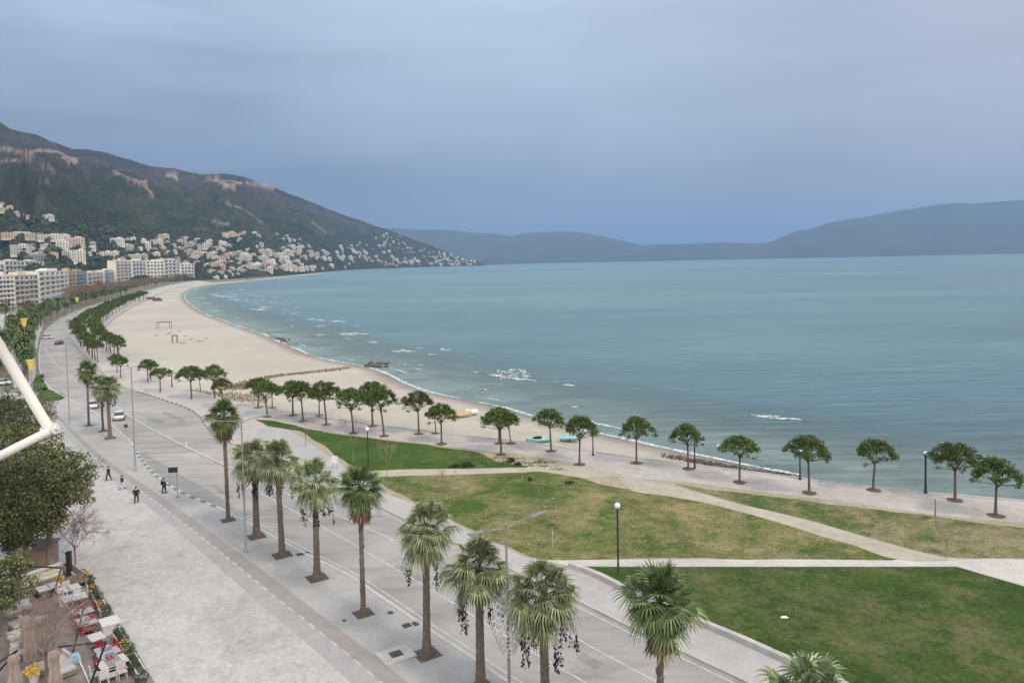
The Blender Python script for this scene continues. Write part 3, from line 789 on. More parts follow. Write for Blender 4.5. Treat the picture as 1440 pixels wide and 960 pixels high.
def make_palm(seed, h, kind, name='fan_palm'):
    """kind: 'pale' thick trunk with hanging fruit; 'dark' slim trunk with a skirt of dead leaves"""
    rnd = random.Random(seed); root = empty(name, cat='palm tree')
    tb = MB(); n_ = int(h*3.2); prof = []
    for i in range(n_+1):
        t = i/n_; z = t*h
        if kind == 'pale': r = .225+.07*(1-t)+.2*math.exp(-z*1.9)
        else: r = .15+.03*(1-t)+.15*math.exp(-z*2.6)+(.09*max(0,(t-.86)/.14))
        prof.append((r*(1.0+(.05 if i % 2 else -.035)), z-.03))
    tb.lathe(prof, (0,0,0), 12); 
    # old leaf stubs give the trunk its rough outline
    for k in range(int(h*(7 if kind == 'pale' else 20))):
        z = rnd.uniform(h*.05, h*.97); a = rnd.uniform(0, 6.3); r = (.25 if kind == 'pale' else .165)
        p = Vector((math.cos(a)*r, math.sin(a)*r, z)); q = p+Vector((math.cos(a)*.06, math.sin(a)*.06, .14))
        tb.tube([p, q], [.035,.012], 3, 0, False)
    tb.build('trunk', M_palmbark, root, True)
    cb = MB(); top = Vector((0,0,h))
    if kind == 'pale':
        N, pet, L, dr, mt, mt2 = 56, 1.65, 1.15, .50, M_palmpale, M_palmtip; hi_el, lo_el = 82, -33
    else:
        N, pet, L, dr, mt, mt2 = 48, 1.2, 1.1, .30, M_palmdark, M_palmdtip; hi_el, lo_el = 84, -45
    for i in range(N):
        t = i/(N-1); el = R(hi_el+(lo_el-hi_el)*t**.85+rnd.uniform(-15,15)); az = i*2.39996+rnd.uniform(-.25,.25)
        fan(cb, top+Vector((0,0,.25*(1-t))), az, el, pet*rnd.uniform(.65,1.25)*(.75+.25*math.sin(math.pi*min(1,t+.25))), L*rnd.uniform(.75,1.15), rnd, 21, dr*(.5+.8*t), 0, 0, 3, True)
    cb.build('crown', [mt, mt2, M_palmbark], root)
    sb = MB()
    ns = rnd.randint(10,20) if kind == 'pale' else 46
    for i in range(ns):
        fan(sb, top-Vector((0,0,rnd.uniform(.1,.4) if kind == 'pale' else rnd.uniform(.2,.9))), rnd.uniform(0,6.3), R(rnd.uniform(-84,-58)), rnd.uniform(.5,1.1), rnd.uniform(.7,.95), rnd, 9, .2, 0, None, 2)
    sb.build('dead_leaf_skirt', M_palmdead, root)
    if kind == 'pale':
        ncl = rnd.randint(3,6)
        for k in range(ncl):
            fb = MB(); a = k*2*math.pi/ncl+rnd.uniform(-.3,.3); R_ = rnd.uniform(1.0,1.9)
            pts = [top+Vector((math.cos(a)*R_*t, math.sin(a)*R_*t, .35*math.sin(math.pi*t*.7)-2.2*t*t)) for t in (0,.3,.6,.85,1)]
            fb.tube(pts, [.02,.018,.015,.012,.01], 4)
            for s_ in range(rnd.randint(3,6)):
                p = pts[-1]+Vector((rnd.uniform(-.22,.22), rnd.uniform(-.22,.22), rnd.uniform(-.1,.2))); Ls = rnd.uniform(.7,1.6); q = p.copy()
                fb.tube([pts[-2], p, p-Vector((0,0,Ls))], .008, 3, 0, False)
                for u in range(int(Ls*11)):
                    z = rnd.random()**.8*Ls; rb = rnd.uniform(.025,.065); fb.blob((p.x+rnd.gauss(0,.07), p.y+rnd.gauss(0,.07), p.z-z), (rb, rb, rb*rnd.uniform(1,2)), 0, .4, 1, rnd)
            fb.build('fruit_cluster', M_fruit, root)
    return root

def make_far_palm(seed, h):
    rnd = random.Random(seed); root = empty('fan_palm', cat='palm tree')
    tb = MB(); tb.tube([(0,0,0),(rnd.uniform(-.1,.1),0,h*.5),(0,0,h)], [.34,.24,.22], 7); tb.build('trunk', M_palmbark, root, True)
    cb = MB(); top = Vector((0,0,h))
    for i in range(30):
        t = i/29; fan(cb, top, i*2.4, R(80-120*t), 1.25, 1.6, rnd, 7, .5, 0, None, 2)
    cb.build('crown', M_palmdark if seed % 2 else M_palmpale, root)
    sb = MB()
    for i in range(22): fan(sb, top-Vector((0,0,.2)), rnd.uniform(0,6.3), R(rnd.uniform(-75,-30)), 1.2, 1.3, rnd, 6, .2, 0, None, 1)
    sb.build('dead_leaf_skirt', M_palmdead, root); return root

def make_broadleaf(seed, h, rad, mat, nclump=150, per=60, size=.3, name='evergreen_tree', flat=.8):
    rnd = random.Random(seed); root = empty(name, cat='tree'); tb = MB()
    th = h-rad*1.5
    tb.tube([(0,0,-.1),(.1,.05,th*.5),(0,.1,th)], [.32,.25,.2], 9); cc = Vector((0,0,h-rad*flat))
    cl = []
    for k in range(nclump):
        d = rdir(rnd); r = rad*(.5+.5*rnd.random()**.6)*(1+.2*noise.noise(d*2+Vector((seed,0,0))))
        r *= (.72 if noise.noise(d*3.1+Vector((0,seed,0))) < -.12 else 1.05); cl.append(cc+Vector((d.x*r, d.y*r, d.z*r*flat)))
    for k in range(14):
        limb(tb, (0,.1,th*rnd.uniform(.7,1)), cl[k], .12, .03, rnd, 4, .25, 5)
    tb.build('trunk', M_bark, root, True)
    cb = MB()
    for p in cl: leaf_quads(cb, p, rnd.uniform(.5,.95)*rad*.2+.15, per, size, rnd, 0, .75)
    cb.build('crown', mat, root); return root

def bare_branches(b, p, d, L, r, depth, rnd, spread=.6):
    q = p+d*L; b.tube([p, (p+q)/2+rdir(rnd)*L*.05, q], [r, r*.85, r*.65], 5 if r > .02 else 3, 0, False)
    if depth == 0: return
    for k in range(rnd.choice((2,3,3,4))):
        nd = (d+rdir(rnd)*spread+Vector((0,0,.12))).normalized()
        bare_branches(b, q if k else p.lerp(q,.75), nd, L*rnd.uniform(.65,.88), max(r*.62,.011), depth-1, rnd, spread)
def make_bare(seed, h, depth=5, name='bare_tree', mat=None, r=.07, spread=.6):
    rnd = random.Random(seed); root = empty(name, cat='tree'); b = MB()
    b.tube([(0,0,0),(.03,0,h*.22),(0,0,h*.45)], [r*1.2, r, r*.9], 6); b.build('trunk', mat or M_barebark, root, True)
    b = MB()
    for k in range(4):
        a = k*1.6+rnd.random(); bare_branches(b, Vector((0,0,h*(.38+.02*k))), Vector((math.cos(a)*.55, math.sin(a)*.55, .8)).normalized(), h*.24, r*.6, depth-1, rnd, spread)
    b.build('branches', mat or M_barebark, root); return root

# ---- near kerbside palms --------------------------------------------------
def ph(px, yb, yc): p = at(px, yb); return p, zat(p, px, yc)
PALMS = [
 (125,598,521,'dark',11,'slim fan palm with thin pale trunk, leftmost of the three kerbside palms by the cars'),
 (145,606,543,'dark',12,'dark fan palm in the middle of the clump of three beside the white cars'),
 (155,616,546,'pale',13,'pale fan palm nearest the viewer in the clump of three beside the white cars'),
 (321,731,587,'dark',14,'tall dark fan palm with slim brown trunk, just left of the double lamp'),
 (361,754,648,'pale',15,'pale fan palm with black fruit, directly right of the double lamp post'),
 (397,780,649,'pale',16,'pale fan palm with yellowish leaf bases, second right of the double-armed lamp'),
 (446,812,682,'pale',17,'pale fan palm with a large purple-black fruit bunch'),
 (511,862,688,'dark',18,'dark fan palm with thin shaggy trunk, between two thick pale palms'),
 (600,919,748,'pale',19,'pale fan palm with thick trunk beside the concrete slab with a manhole'),
 (676,967,802,'pale',20,'pale fan palm with thick dark trunk directly left of the lamp post with wire basket'),
 (768,1025,845,'pale',21,'broad pale fan palm with many black fruit strings directly right of the wire basket lamp'),
 (931,1125,852,'dark',22,'bushy dark fan palm with brown dead skirt standing before the dark front lawn'),
 (1146,1262,1006,'pale',23,'pale fan palm of which only the leaf tips show at the bottom edge'),
]
for px, yb, yc, kind, seed, lab in PALMS:
    p, h = ph(px, yb, yc); s = 1.0
    pr = make_palm(seed, h, kind); put(pr, (p.x, p.y, 0), random.uniform(0, 6.3), 1, lab, 'kerbside fan palms'); w_ = random.uniform(.92,1.1); pr.scale = (w_,w_,1); pr.rotation_euler = (R(random.uniform(-1.6,1.6)), R(random.uniform(-1.6,1.6)), pr.rotation_euler[2])
    if seed in (12,13): 
        pass
    pit_square(p, 1.65 if kind == 'pale' else 1.4, R(33))
# ---- far palms on the landward kerb ---------------------------------------
FPN = [make_far_palm(k, hh) for k, hh in ((1,7.5),(2,8.6),(3,6.8),(4,8.0))]
fp_used = set(); fcount = 0
def far_palm(p, label, sc=1.0):
    global fcount
    k = fcount % 4; fcount += 1
    if k not in fp_used: fp_used.add(k); return put(FPN[k], p, random.uniform(0,6), sc, label, 'far kerbside palms')
    return copy_tree(FPN[k], None, p, random.uniform(0,6), sc, label, 'far kerbside palms')
k1f = W(cr([(62,535),(56,520),(55,505),(56,490),(58,480),(62,470),(68,461),(82,450),(100,441),(125,431),(158,421),(200,410),(240,400)], 6))
r1 = offs(k1f, 3.0); d_ = 0; i = 0
# step grows with distance
def walk(line, s0, grow, maxn):
    pts = resample(line, 1.0); out = []; k = 0; s = s0
    while k < len(pts) and len(out) < maxn: out.append(pts[int(k)]); k += s; s += grow
    return out
row = [(p, 0) for p in walk(offs(k1f, 3.5), 7.5, .14, 60)] + [(p, 1) for p in walk(offs(k1f, 9), 9, .25, 32)] + [(p, 2) for p in walk(offs(k1f, 15), 10, .4, 12)]
cnt = [0,0,0]
for p, r_ in row:
    q = Vector((p.x+random.uniform(-.8,.8), p.y+random.uniform(-.8,.8), -.1))
    lab = 'tall fan palm, %s from the near end of the %s palm row, far left' % (nth(cnt[r_]), ('kerbside','middle','inner')[r_])
    cnt[r_] += 1; far_palm(q, lab, random.uniform(.85,1.12))
# ---- seaside pines ----------------------------------------------------------
PN = [make_pine(31), make_pine(32), make_pine(33), make_pine(34), make_pine(36, True, .4)]
pn_used = set()
PINES = [  # base x, base y, crown centre y, label detail
 (1400,725,664,'leaning umbrella pine with the largest crown at the right end of the promenade row'),
 (1343,703,643,'umbrella pine with long bare side branch, second from the right promenade end'),
 (1228,689,636,'wide flat umbrella pine left of the lone black lamp post by the sea'),
 (1138,693,638,'umbrella pine with a black lamp post close behind its left side'),
 (1040,678,628,'umbrella pine above the white buoy in the water, just right of the last dry sand'),
 (968,659,612,'umbrella pine overlapping a dark lamp post behind its right side'),
 (895,651,605,'round umbrella pine standing alone between the boats and the lamp post pair'),
 (815,653,601,'bright green umbrella pine in front of the second turquoise boat'),
 (775,634,592,'umbrella pine at the bow of the first turquoise boat'),
 (705,639,588,'front pine of the overlapping trio left of the turquoise boats'),
 (718,623,593,'rear right pine of the overlapping trio left of the turquoise boats'),
 (702,623,585,'rear left pine of the overlapping trio left of the turquoise boats'),
 (621,624,580,'flat umbrella pine in front of the ochre covered boat'),
 (613,609,583,'slim pine behind the flat one near the ochre covered boat'),
 (589,610,566,'symmetrical umbrella pine with a clear parasol crown, left of the ochre covered boat'),
 (540,613,561,'front pine of the pair right of the bare sapling by the promenade'),
 (524,599,554,'rear pine of the pair right of the bare sapling by the promenade'),
 (497,609,564,'broad umbrella pine behind the bare sapling with red tint'),
 (459,597,556,'low umbrella pine directly right of the tight twin pines'),
 (449,584,554,'thin pine just behind the low umbrella pine'),
 (426,592,549,'right tree of the tight twin pines beyond the tall dark palm'),
 (412,584,546,'left tree of the tight twin pines beyond the tall dark palm'),
 (376,586,550,'slightly leaning umbrella pine just beyond the tall dark palm'),
 (363,573,543,'paler pine behind the slightly leaning one'),
 (383,573,548,'thin pine half hidden to the right of the leaning one'),
 (315,574,543,'umbrella pine showing right above the tall dark palm'),
 (302,560,524,'small thin see-through pine at the edge of the dry grass'),
 (269.5,561,527,'two-tiered umbrella pine on the promenade beside the black and white kerb'),
 (282,552,530,'small pine hidden behind the two-tiered umbrella pine'),
 (225.5,551,524,'small umbrella pine standing alone left of the two-tiered one'),
 (208,538,513,'front pine of the pair with two parallel trunks by the sand'),
 (212,534,514,'rear pine of the pair with two parallel trunks by the sand'),
 (170,531,509,'low umbrella pine right of the three kerbside palms, near the street lamp'),
 (165,524,506,'pine behind the low one near the street lamp'),
]
for i, (px, yb, yc, lab) in enumerate(PINES):
    p = at(px, yb); h = zat(p, px, yc); k = (i*3) % 5; s = max(.72, min(1.35, h/4.05))
    if px > 1300 and px < 1380: s *= .97
    if k not in pn_used: pn_used.add(k); put(PN[k], p, random.uniform(0,6.3), s, lab, 'umbrella pines along the beach promenade')
    else: copy_tree(PN[k], None, p, random.uniform(0,6.3), (s*random.uniform(.88,1.12), s*random.uniform(.88,1.12), s*random.uniform(.94,1.05)), lab, 'umbrella pines along the beach promenade')
    if i < 25: pit_round(p, .85)
FP = [make_pine(41, False, .3), make_pine(42, False, .5)]
fpu = set(); cn = 0
def pine_far(p, lab, sc):
    global cn
    k = cn % 2; cn += 1
    if k not in fpu: fpu.add(k); return put(FP[k], p, random.uniform(0,6), sc, lab, 'dense far rows of pines between road and beach')
    return copy_tree(FP[k], None, p, random.uniform(0,6), sc, lab, 'dense far rows of pines between road and beach')
pof = W(cr([(185,505),(160,488),(147,476),(142,468),(150,457),(170,440.5),(200,424),(240,407),(262,401.5)], 6))
c_ = [0,0,0]
for r_, off_ in ((1, 9.0), (2, 3.0)):
    for p in walk(offs(pof, off_), 5.4, .10, 64):
        q = Vector((p.x+random.uniform(-.6,.6), p.y+random.uniform(-.6,.6), 0))
        pine_far(q, 'small umbrella pine, %s from the near end of the %s far row' % (nth(c_[r_]), ('roadside','middle','sandside')[r_]), random.uniform(.95,1.25)); c_[r_] += 1
# pale trunks/posts line along the sand
pl = walk(offs(W(cr([(150,487),(143,476),(141,467),(150,456),(170,440),(200,423.5),(240,406.5),(262,401.2)], 6)), -1.2), 6, .12, 60)
pb = MB(); pb.tube([(0,0,-.1),(0,0,2.6)], [.10,.08], 6); pb.lathe([(.0,2.95),(.16,2.85),(.2,2.72),(.12,2.6)], n=8)
base = tag(pb.build('bollard_light', M_conc), None, 'bollard light')
for i, p in enumerate(pl):
    o = base if i == 0 else base.copy()
    if i: COL.objects.link(o)
    o.location = (p.x, p.y, 0); tag(o, 'thin pale post at the sand edge, %s from its near end' % nth(i), None, 'thin pale posts along the sand edge')

# brown winter trees and dark evergreens behind the far palms
BT = [make_broadleaf(51, 12, 4.6, M_brown, 60, 16, .55, 'winter_tree'), make_broadleaf(52, 11, 4.2, M_olive2, 60, 18, .6, 'evergreen_tree')]
btu = set()
def bt(k, p, lab, grp, sc=1):
    if k not in btu: btu.add(k); return put(BT[k], p, random.uniform(0,6), sc, lab, grp)
    return copy_tree(BT[k], None, p, random.uniform(0,6), sc, lab, grp)
k1g = W(cr([(125,431),(158,421),(200,410),(240,400),(268,394)], 8))
for i, p in enumerate(walk(offs(k1g, 9), 12, .35, 60)):
    bt(0, Vector((p.x+random.uniform(-4,4), p.y, -.1)), 'brown leafless tree before the white apartments, %s from the near end' % nth(i), 'brown winter trees before the apartments', random.uniform(1.0,1.45))
for i, (px, yb) in enumerate([(236,399),(243,398),(250,397.5),(262,396),(268,395.5),(282,394),(290,393.5),(297,393),(305,392),(312,391.5),(322,391),(205,402),(212,401.5),(38,447),(8,452),(-12,470),(70,437),(140,407),(20,408),(98,372+30),(-5,440),(336,390.5),(350,389),(362,388)]):
    p = at(px, yb, -.1); bt(1, p, 'dark evergreen tree among the white town blocks, %s in the scatter' % nth(i), 'dark evergreens among the town blocks', random.uniform(.7,1.1)*(1.3 if p.y > 900 else 1))

# ---- big trees on the left ---------------------------------------------------
for (px, yb, top, rad, seed, mt, nm, lab, nc) in [
   (70, 802, 632, 3.7, 61, M_olive, 'evergreen_tree', 'large olive-green evergreen tree at left, its crown nearest the walkers on the plaza', 330),
   (-8, 850, 640, 4.6, 62, M_olive2, 'evergreen_tree', 'dark evergreen tree at the left edge beside the cafe terrace', 300),
   (34, 815, 668, 3.8, 67, M_olive, 'evergreen_tree', 'olive-green tree between the plaza tree and the dark edge tree', 260),
   (20, 742, 592, 4.4, 63, M_olive, 'evergreen_tree', 'olive-green tree rising behind the lower tube of the white steel arm', 260),
   (38, 660, 552, 3.8, 64, M_olive, 'evergreen_tree', 'smaller olive-green tree seen above the elbow of the white steel arm', 200),
   (-12, 690, 548, 4.4, 66, M_olive2, 'evergreen_tree', 'dark tree cut by the left edge under the upper white tube', 200),
   (-14, 905, 775, 3.1, 65, M_olive, 'evergreen_tree', 'low dense olive-green tree at the lower left edge by the terrace', 130)]:
    p = at(px, yb, 0); h = zat(p, px, top)
    t_ = make_broadleaf(seed, h, rad, mt, nc, 62, .24, nm); put(t_, p, 0, 1, lab)
p = at(106, 800); h = zat(p, 106, 715); put(make_bare(71, h*.85, 6, 'bare_bush', M_mauve, .06, 1.1), p, 0, 1, 'leafless reddish-twigged shrub spreading over the plaza beside the big evergreen tree')
p = at(66, 968); h = zat(p, 66, 858); put(make_bare(72, h*1.05, 6, 'bare_tree', M_barebark, .10, .8), p, 0, 1, 'leafless pinkish tree growing among the folded cafe parasols')
# bare saplings and stakes on the lawns
for (px, yb, yt, seed, d, lab) in [(430,628,588,73,4,'bare sapling on the lawn edge behind the pale kerbside palms'),(497,650,585,74,4,'reddish bare sapling in front of the broad umbrella pine'),
      (544,672,622,75,4,'bare sapling right of the first globe lamp'),(628,703,650,76,3,'spindly sapling crossing the upper earth path'),(1331,785,730,77,4,'spindly bare sapling on the seaside grass strip beyond the path junction'),
      (960,771,735,78,2,'very thin sapling in the middle of the dry lawn')]:
    p = at(px, yb); h = zat(p, px, yt); put(make_bare(seed, h, d, 'bare_sapling', M_barebark, .05, .6), p, 0, 1, lab)
def stake(px, yb, yt, lab, r=.04, mat=M_wood):
    p = at(px, yb); h = zat(p, px, yt); b = MB(); b.tube([(0,0,-.1),(.02,0,h*.6),(0,0,h)], [r,r*.9,r*.7], 6); b.box((0,0,h*.8),(.12,.05,.06)); o = b.build('wooden_stake', mat); put(o, p); tag(o, lab, 'stake')
stake(777,771,741,'thin pale stake left of the globe lamp on the dry lawn', .04, M_conc)
stake(1315,727,701,'dark wooden stake at the edge of the promenade near its right end', .07)

# dense foliage shrub clumps next to promenade and dune plants
def shrub(px, yb, w, h, lab, mat=M_shrubleaf, seed=0, nm='shrub', z=0):
    rnd = random.Random(seed+int(px)); b = MB(); tb = MB()
    tb.tube([(0,0,0),(0,0,h*.6)], [.05,.02], 5); 
    root = empty(nm, cat='shrub'); tb.build('stem', M_bark, root)
    for k in range(int(10+w*8)):
        d = rdir(rnd); leaf_quads(b, (d.x*w*.42*rnd.random(), d.y*w*.3*rnd.random(), abs(d.z)*h*.6+.1), min(w,h)*.3, 22, .16, rnd, 0, .8)
    b.build('foliage', mat, root); p = at(px, yb, z); put(root, p, 0, 1, lab); return root
for i, (px, yb, w, h, lab) in enumerate([(655,656,3.0,.7,'dark green low shrub at the end of the near-promenade lawn'),(640,657,2.2,.5,'low shrub left of the dark one at the lawn end'),(718,650,2.6,.8,'dark green dune shrub just below the pine trio'),
     (728,654,1.6,.5,'small dune shrub at the foot of the pine trio shrub'),(745,676,1.6,.4,'small weed clump on bare sand below the upper path'),(801,680,1.6,.4,'dark weed clump on the bare sand above the dry lawn')]):
    shrub(px, yb, w, h, lab, M_shrubleaf, i, 'shrub')

# ================================================================ STREET FURNITURE
def street_lamp(px, yb, yt, lab, arms, basket=None, rz=0):
    p = at(px, yb); h = zat(p, px, yt); root = empty('street_lamp', (p.x,p.y,0), rz, lab, 'street lamp', 'tall street lamps along the road')
    b = MB(); b.lathe([(.22,0),(.22,.06),(.13,.1),(.12,.9),(.10,.95),(.06,h)], n=10); b.build('pole', M_steel, root, True)
    for az, L, up in arms:
        b = MB(); d = Vector((math.cos(az), math.sin(az), 0)); e = d*L+Vector((0,0,h+up))
        b.tube([(0,0,h-.1), d*L*.4+Vector((0,0,h+up*.5)), e], [.045,.04,.035], 6); b.build('arm', M_steel, root, True)
        b = MB(); s = Vector((-d.y, d.x, 0)); dd = (d*L*.6+Vector((0,0,up*.5))).normalized(); n3 = s.cross(dd)
        c = e+dd*.4
        b.box(c, (.95,.30,.07), ax=(dd, s, n3)); b.box(c+dd*.05+Vector((0,0,-.05)), (.7,.22,.04), ax=(dd, s, n3)); b.build('lamp_head', M_steel, root)
    if basket == 'wire':
        b = MB(); z0 = zat(p, px, 918); z1 = zat(p, px, 846)
        for k in range(11):
            t = k/10; z = z0+(z1-z0)*t; r = .35+.75*min(1, t*1.8) if t < .55 else 1.1-.45*(t-.55)/.45
            pts = [(math.cos(a*math.pi/9)*r, math.sin(a*math.pi/9)*r, z+.05*math.sin(a*1.3)) for a in range(19)]
            b.tube(pts, .034, 4, 0, False)
        for k in range(14):
            a = k*2*math.pi/14; pts = []
            for q in range(8):
                t = q/7; z = z0+(z1-z0)*t; r = .35+.75*min(1, t*1.8) if t < .55 else 1.1-.45*(t-.55)/.45
                pts.append((math.cos(a+t*1.3)*r, math.sin(a+t*1.3)*r, z))
            b.tube(pts, .034, 4, 0, False)
        b.build('wire_basket', M_white_steel, root)
    if basket == 'yellow':
        b = MB(); z0 = h-2.4; b.lathe([(.35,z0),(.55,z0+.7),(.7,z0+1.5),(.95,z0+2.3),(.88,z0+2.3),(.6,z0+1.4),(.3,z0+.05)], n=12); b.build('basket', M_yellow, root)
    return root
street_lamp(98,596,481,'thin double-armed street lamp on the pavement left of the three kerbside palms', [(R(10),1.6,.25),(R(190),1.2,.2)])
street_lamp(190.5,662,516,'tall street lamp right of the white car, by the bus bay', [(R(190),1.4,.3),(R(10),1.0,.2)])
street_lamp(346,776,592,'double-armed street lamp between the slim dark palm and the first pale palm', [(R(182),2.3,.1),(R(12),1.8,.35)])
street_lamp(717,1003,741,'double-armed street lamp with a white wire basket near the bottom of the picture', [(R(200),1.5,-.05),(R(18),1.7,.45)], 'wire')
for i, (px, yb, yt) in enumerate([(45,548,505),(37,520,447),(110,455,418)]):
    street_lamp(px, yb, yt, ('short lamp post carrying a bright yellow bucket-shaped basket behind the white tube','lamp post with an ochre basket among the near left palms','small yellow-topped lamp post among the far left palms')[i], [(0,.7,.1)], 'yellow')
def globe_lamp(px, yb, yt, lab, ball=True, r=.08):
    p = at(px, yb); h = zat(p, px, yt); root = empty('park_lamp', (p.x,p.y,0), 0, lab, 'lamp post', 'black park lamp posts')
    b = MB(); b.lathe([(.20,0),(.2,.12),(r*1.3,.2),(r*1.1,1.2),(r,1.25),(r*.9,h-.3)], n=10); b.build('post', M_black, root, True)
    b = MB()
    b.lathe([(r*.9,h-.34),(.13,h-.3),(.13,h-.24),(.0,h-.22)], n=10); b.build('collar', M_black, root)
    b = MB(); b.blob((0,0,h-.03), .26, 0, 0, 3); b.build('globe', M_globe, root, True)
globe_lamp(869.5,811,710,'black park lamp with a white globe at the corner of the front lawn')
globe_lamp(518,657,603,'black park lamp with a white globe on the green lawn behind the slim dark palm', r=.07)
globe_lamp(1301.5,693,637,'lone thick black lamp post with small pale globe against the sea', r=.11)
globe_lamp(977,658,614,'dark lamp post half hidden behind the umbrella pine near the end of the sand', r=.09)
globe_lamp(1125,674,634,'black lamp post just left of an umbrella pine at the sea wall', r=.09)
globe_lamp(834,640,594,'lamp post with pale globe right of the bright green pine and second boat', r=.08)
globe_lamp(242,544,519,'dark lamp post at the sand edge between two umbrella pines', r=.1)
# bus stop sign
p = at(250,699); h = zat(p, 250, 656); root = empty('bus_stop_sign', (p.x,p.y,0), R(8), 'black flag-shaped stop sign on a post beside the walker at the kerb', 'sign')
b = MB(); b.tube([(0,0,0),(0,0,h)], .05, 8); b.box((0,0,.04),(.3,.3,.08)); b.build('post', M_steel, root)
b = MB(); b.box((-.42,0,h-.35),(1.05,.09,.62)); b.box((-.42,-.05,h-.35),(.9,.02,.48)); b.build('panel', M_black, root)
p = at(178,622); h = zat(p, 178, 596); root = empty('road_sign', (p.x,p.y,0), 0, 'small grey road sign on a pole in front of the white car', 'sign')
b = MB(); b.tube([(0,0,0),(0,0,h)], .04, 8); b.build('pole', M_steel, root)
b = MB(); b.box((0,0,h-.3),(.55,.05,.55)); b.box((0,-.035,h-.3),(.4,.02,.4)); b.build('panel', M_cardark, root)
p = at(471,660); h = zat(p, 471, 641); root = empty('park_sign', (p.x,p.y,0), R(-5), 'white rectangular notice board behind the pale palm crowns on the lawn', 'sign')
b = MB(); b.tube([(-.3,0,0),(-.3,0,h)], .03, 6); b.tube([(.3,0,0),(.3,0,h)], .03, 6); b.build('post', M_steel, root)
b = MB(); b.box((0,-.04,h-.45),(.85,.05,.95)); b.build('panel', M_boatw, root)
p = at(60,547); h = zat(p, 60, 527); root = empty('traffic_light', (p.x,p.y,-.1), 0, 'small dark traffic signal on the left kerb behind the yellow basket lamp', 'traffic light')
b = MB(); b.tube([(0,0,0),(0,0,h)], .06, 8); b.build('post', M_steel, root)
b = MB(); b.box((0,0,h-.2),(.7,.35,.9)); b.box((0,0,h-1.2),(.7,.35,.7)); b.build('signal_head', M_cardark, root)
# median marker posts
for i, (px, yb, lab) in enumerate([(262,629,'small white marker post on the near end of the low median kerb'),(330,668,'small white marker post farther right along the lane edge')][:1]):
    p = at(px, yb, -.1); b = MB(); b.lathe([(.16,0),(.16,.1),(.08,.14),(.09,.8),(.06,.86),(0,.88)], n=10); o = b.build('marker_post', M_boatw); put(o, p); tag(o, lab, 'marker post')
# manholes and slab
def grate(px, yb, s, lab, nm='drain_grate', rz=R(33), cat='grate'):
    p = at(px, yb); b = MB(); b.box((0,0,.01), (s, s, .03))
    for k in range(5): b.box((0,(-.5+(k+.5)/5)*s,.028), (s*.85, s*.06, .012))
    o = b.build(nm, M_dkgrate); put(o, (p.x,p.y,0), rz); tag(o, lab, cat)
grate(422,779,.62,'small dark drain grate between the two pale palms left of the fruit-heavy one')
grate(549,861,.4,'small round dark lid on the pavement right of the slim dark palm')
grate(572,879,.62,'dark square drain grate left of its paler twin by the kerb')
grate(586,876,.62,'square drain grate at the kerb right behind the thick palm')
grate(484,872,.25,'tiny dark lid on the pavement beside the bike lane')
grate(431,777,.5,'kerb drain just right of the small dark grate')
p = at(557,921); b = MB(); b.box((0,0,.035),(2.3,1.9,.12)); o = b.build('concrete_slab', M_conc); put(o, (p.x,p.y,0), R(33)); tag(o, 'raised pale concrete slab beside the palm pit', 'slab')
b = MB(); b.box((0,0,.03),(.8,.7,.06)); b.box((0,0,.06),(.6,.5,.02)); o = b.build('manhole_cover', M_dkgrate); put(o, (p.x,p.y,.09), R(33)); tag(o, 'dark square manhole cover set on the pale concrete slab', 'manhole cover')
# scrap of litter
for px, yb, lab in ((1103,868,'white paper scrap on the dark front lawn'),(1240,626,'tiny white buoy floating near the right-hand pines')):
    pass
p = at(1103,868,.17); b = MB(); b.poly([(-.3,-.1,.02),(.1,-.2,.05),(.35,.0,.02),(.1,.15,.09),(-.2,.2,.03)]); o = b.build('paper_scrap', M_boatw); put(o, p); tag(o, 'white paper scrap on the dark front lawn', 'litter')
p = at(1011,629,SEA); b = MB(); b.blob((0,0,.1), (.45,.45,.4), 0, .03, 2); o = b.build('buoy', M_boatw, smooth=True); put(o, p); tag(o, 'small white buoy floating left of the pine above the foam', 'buoy')

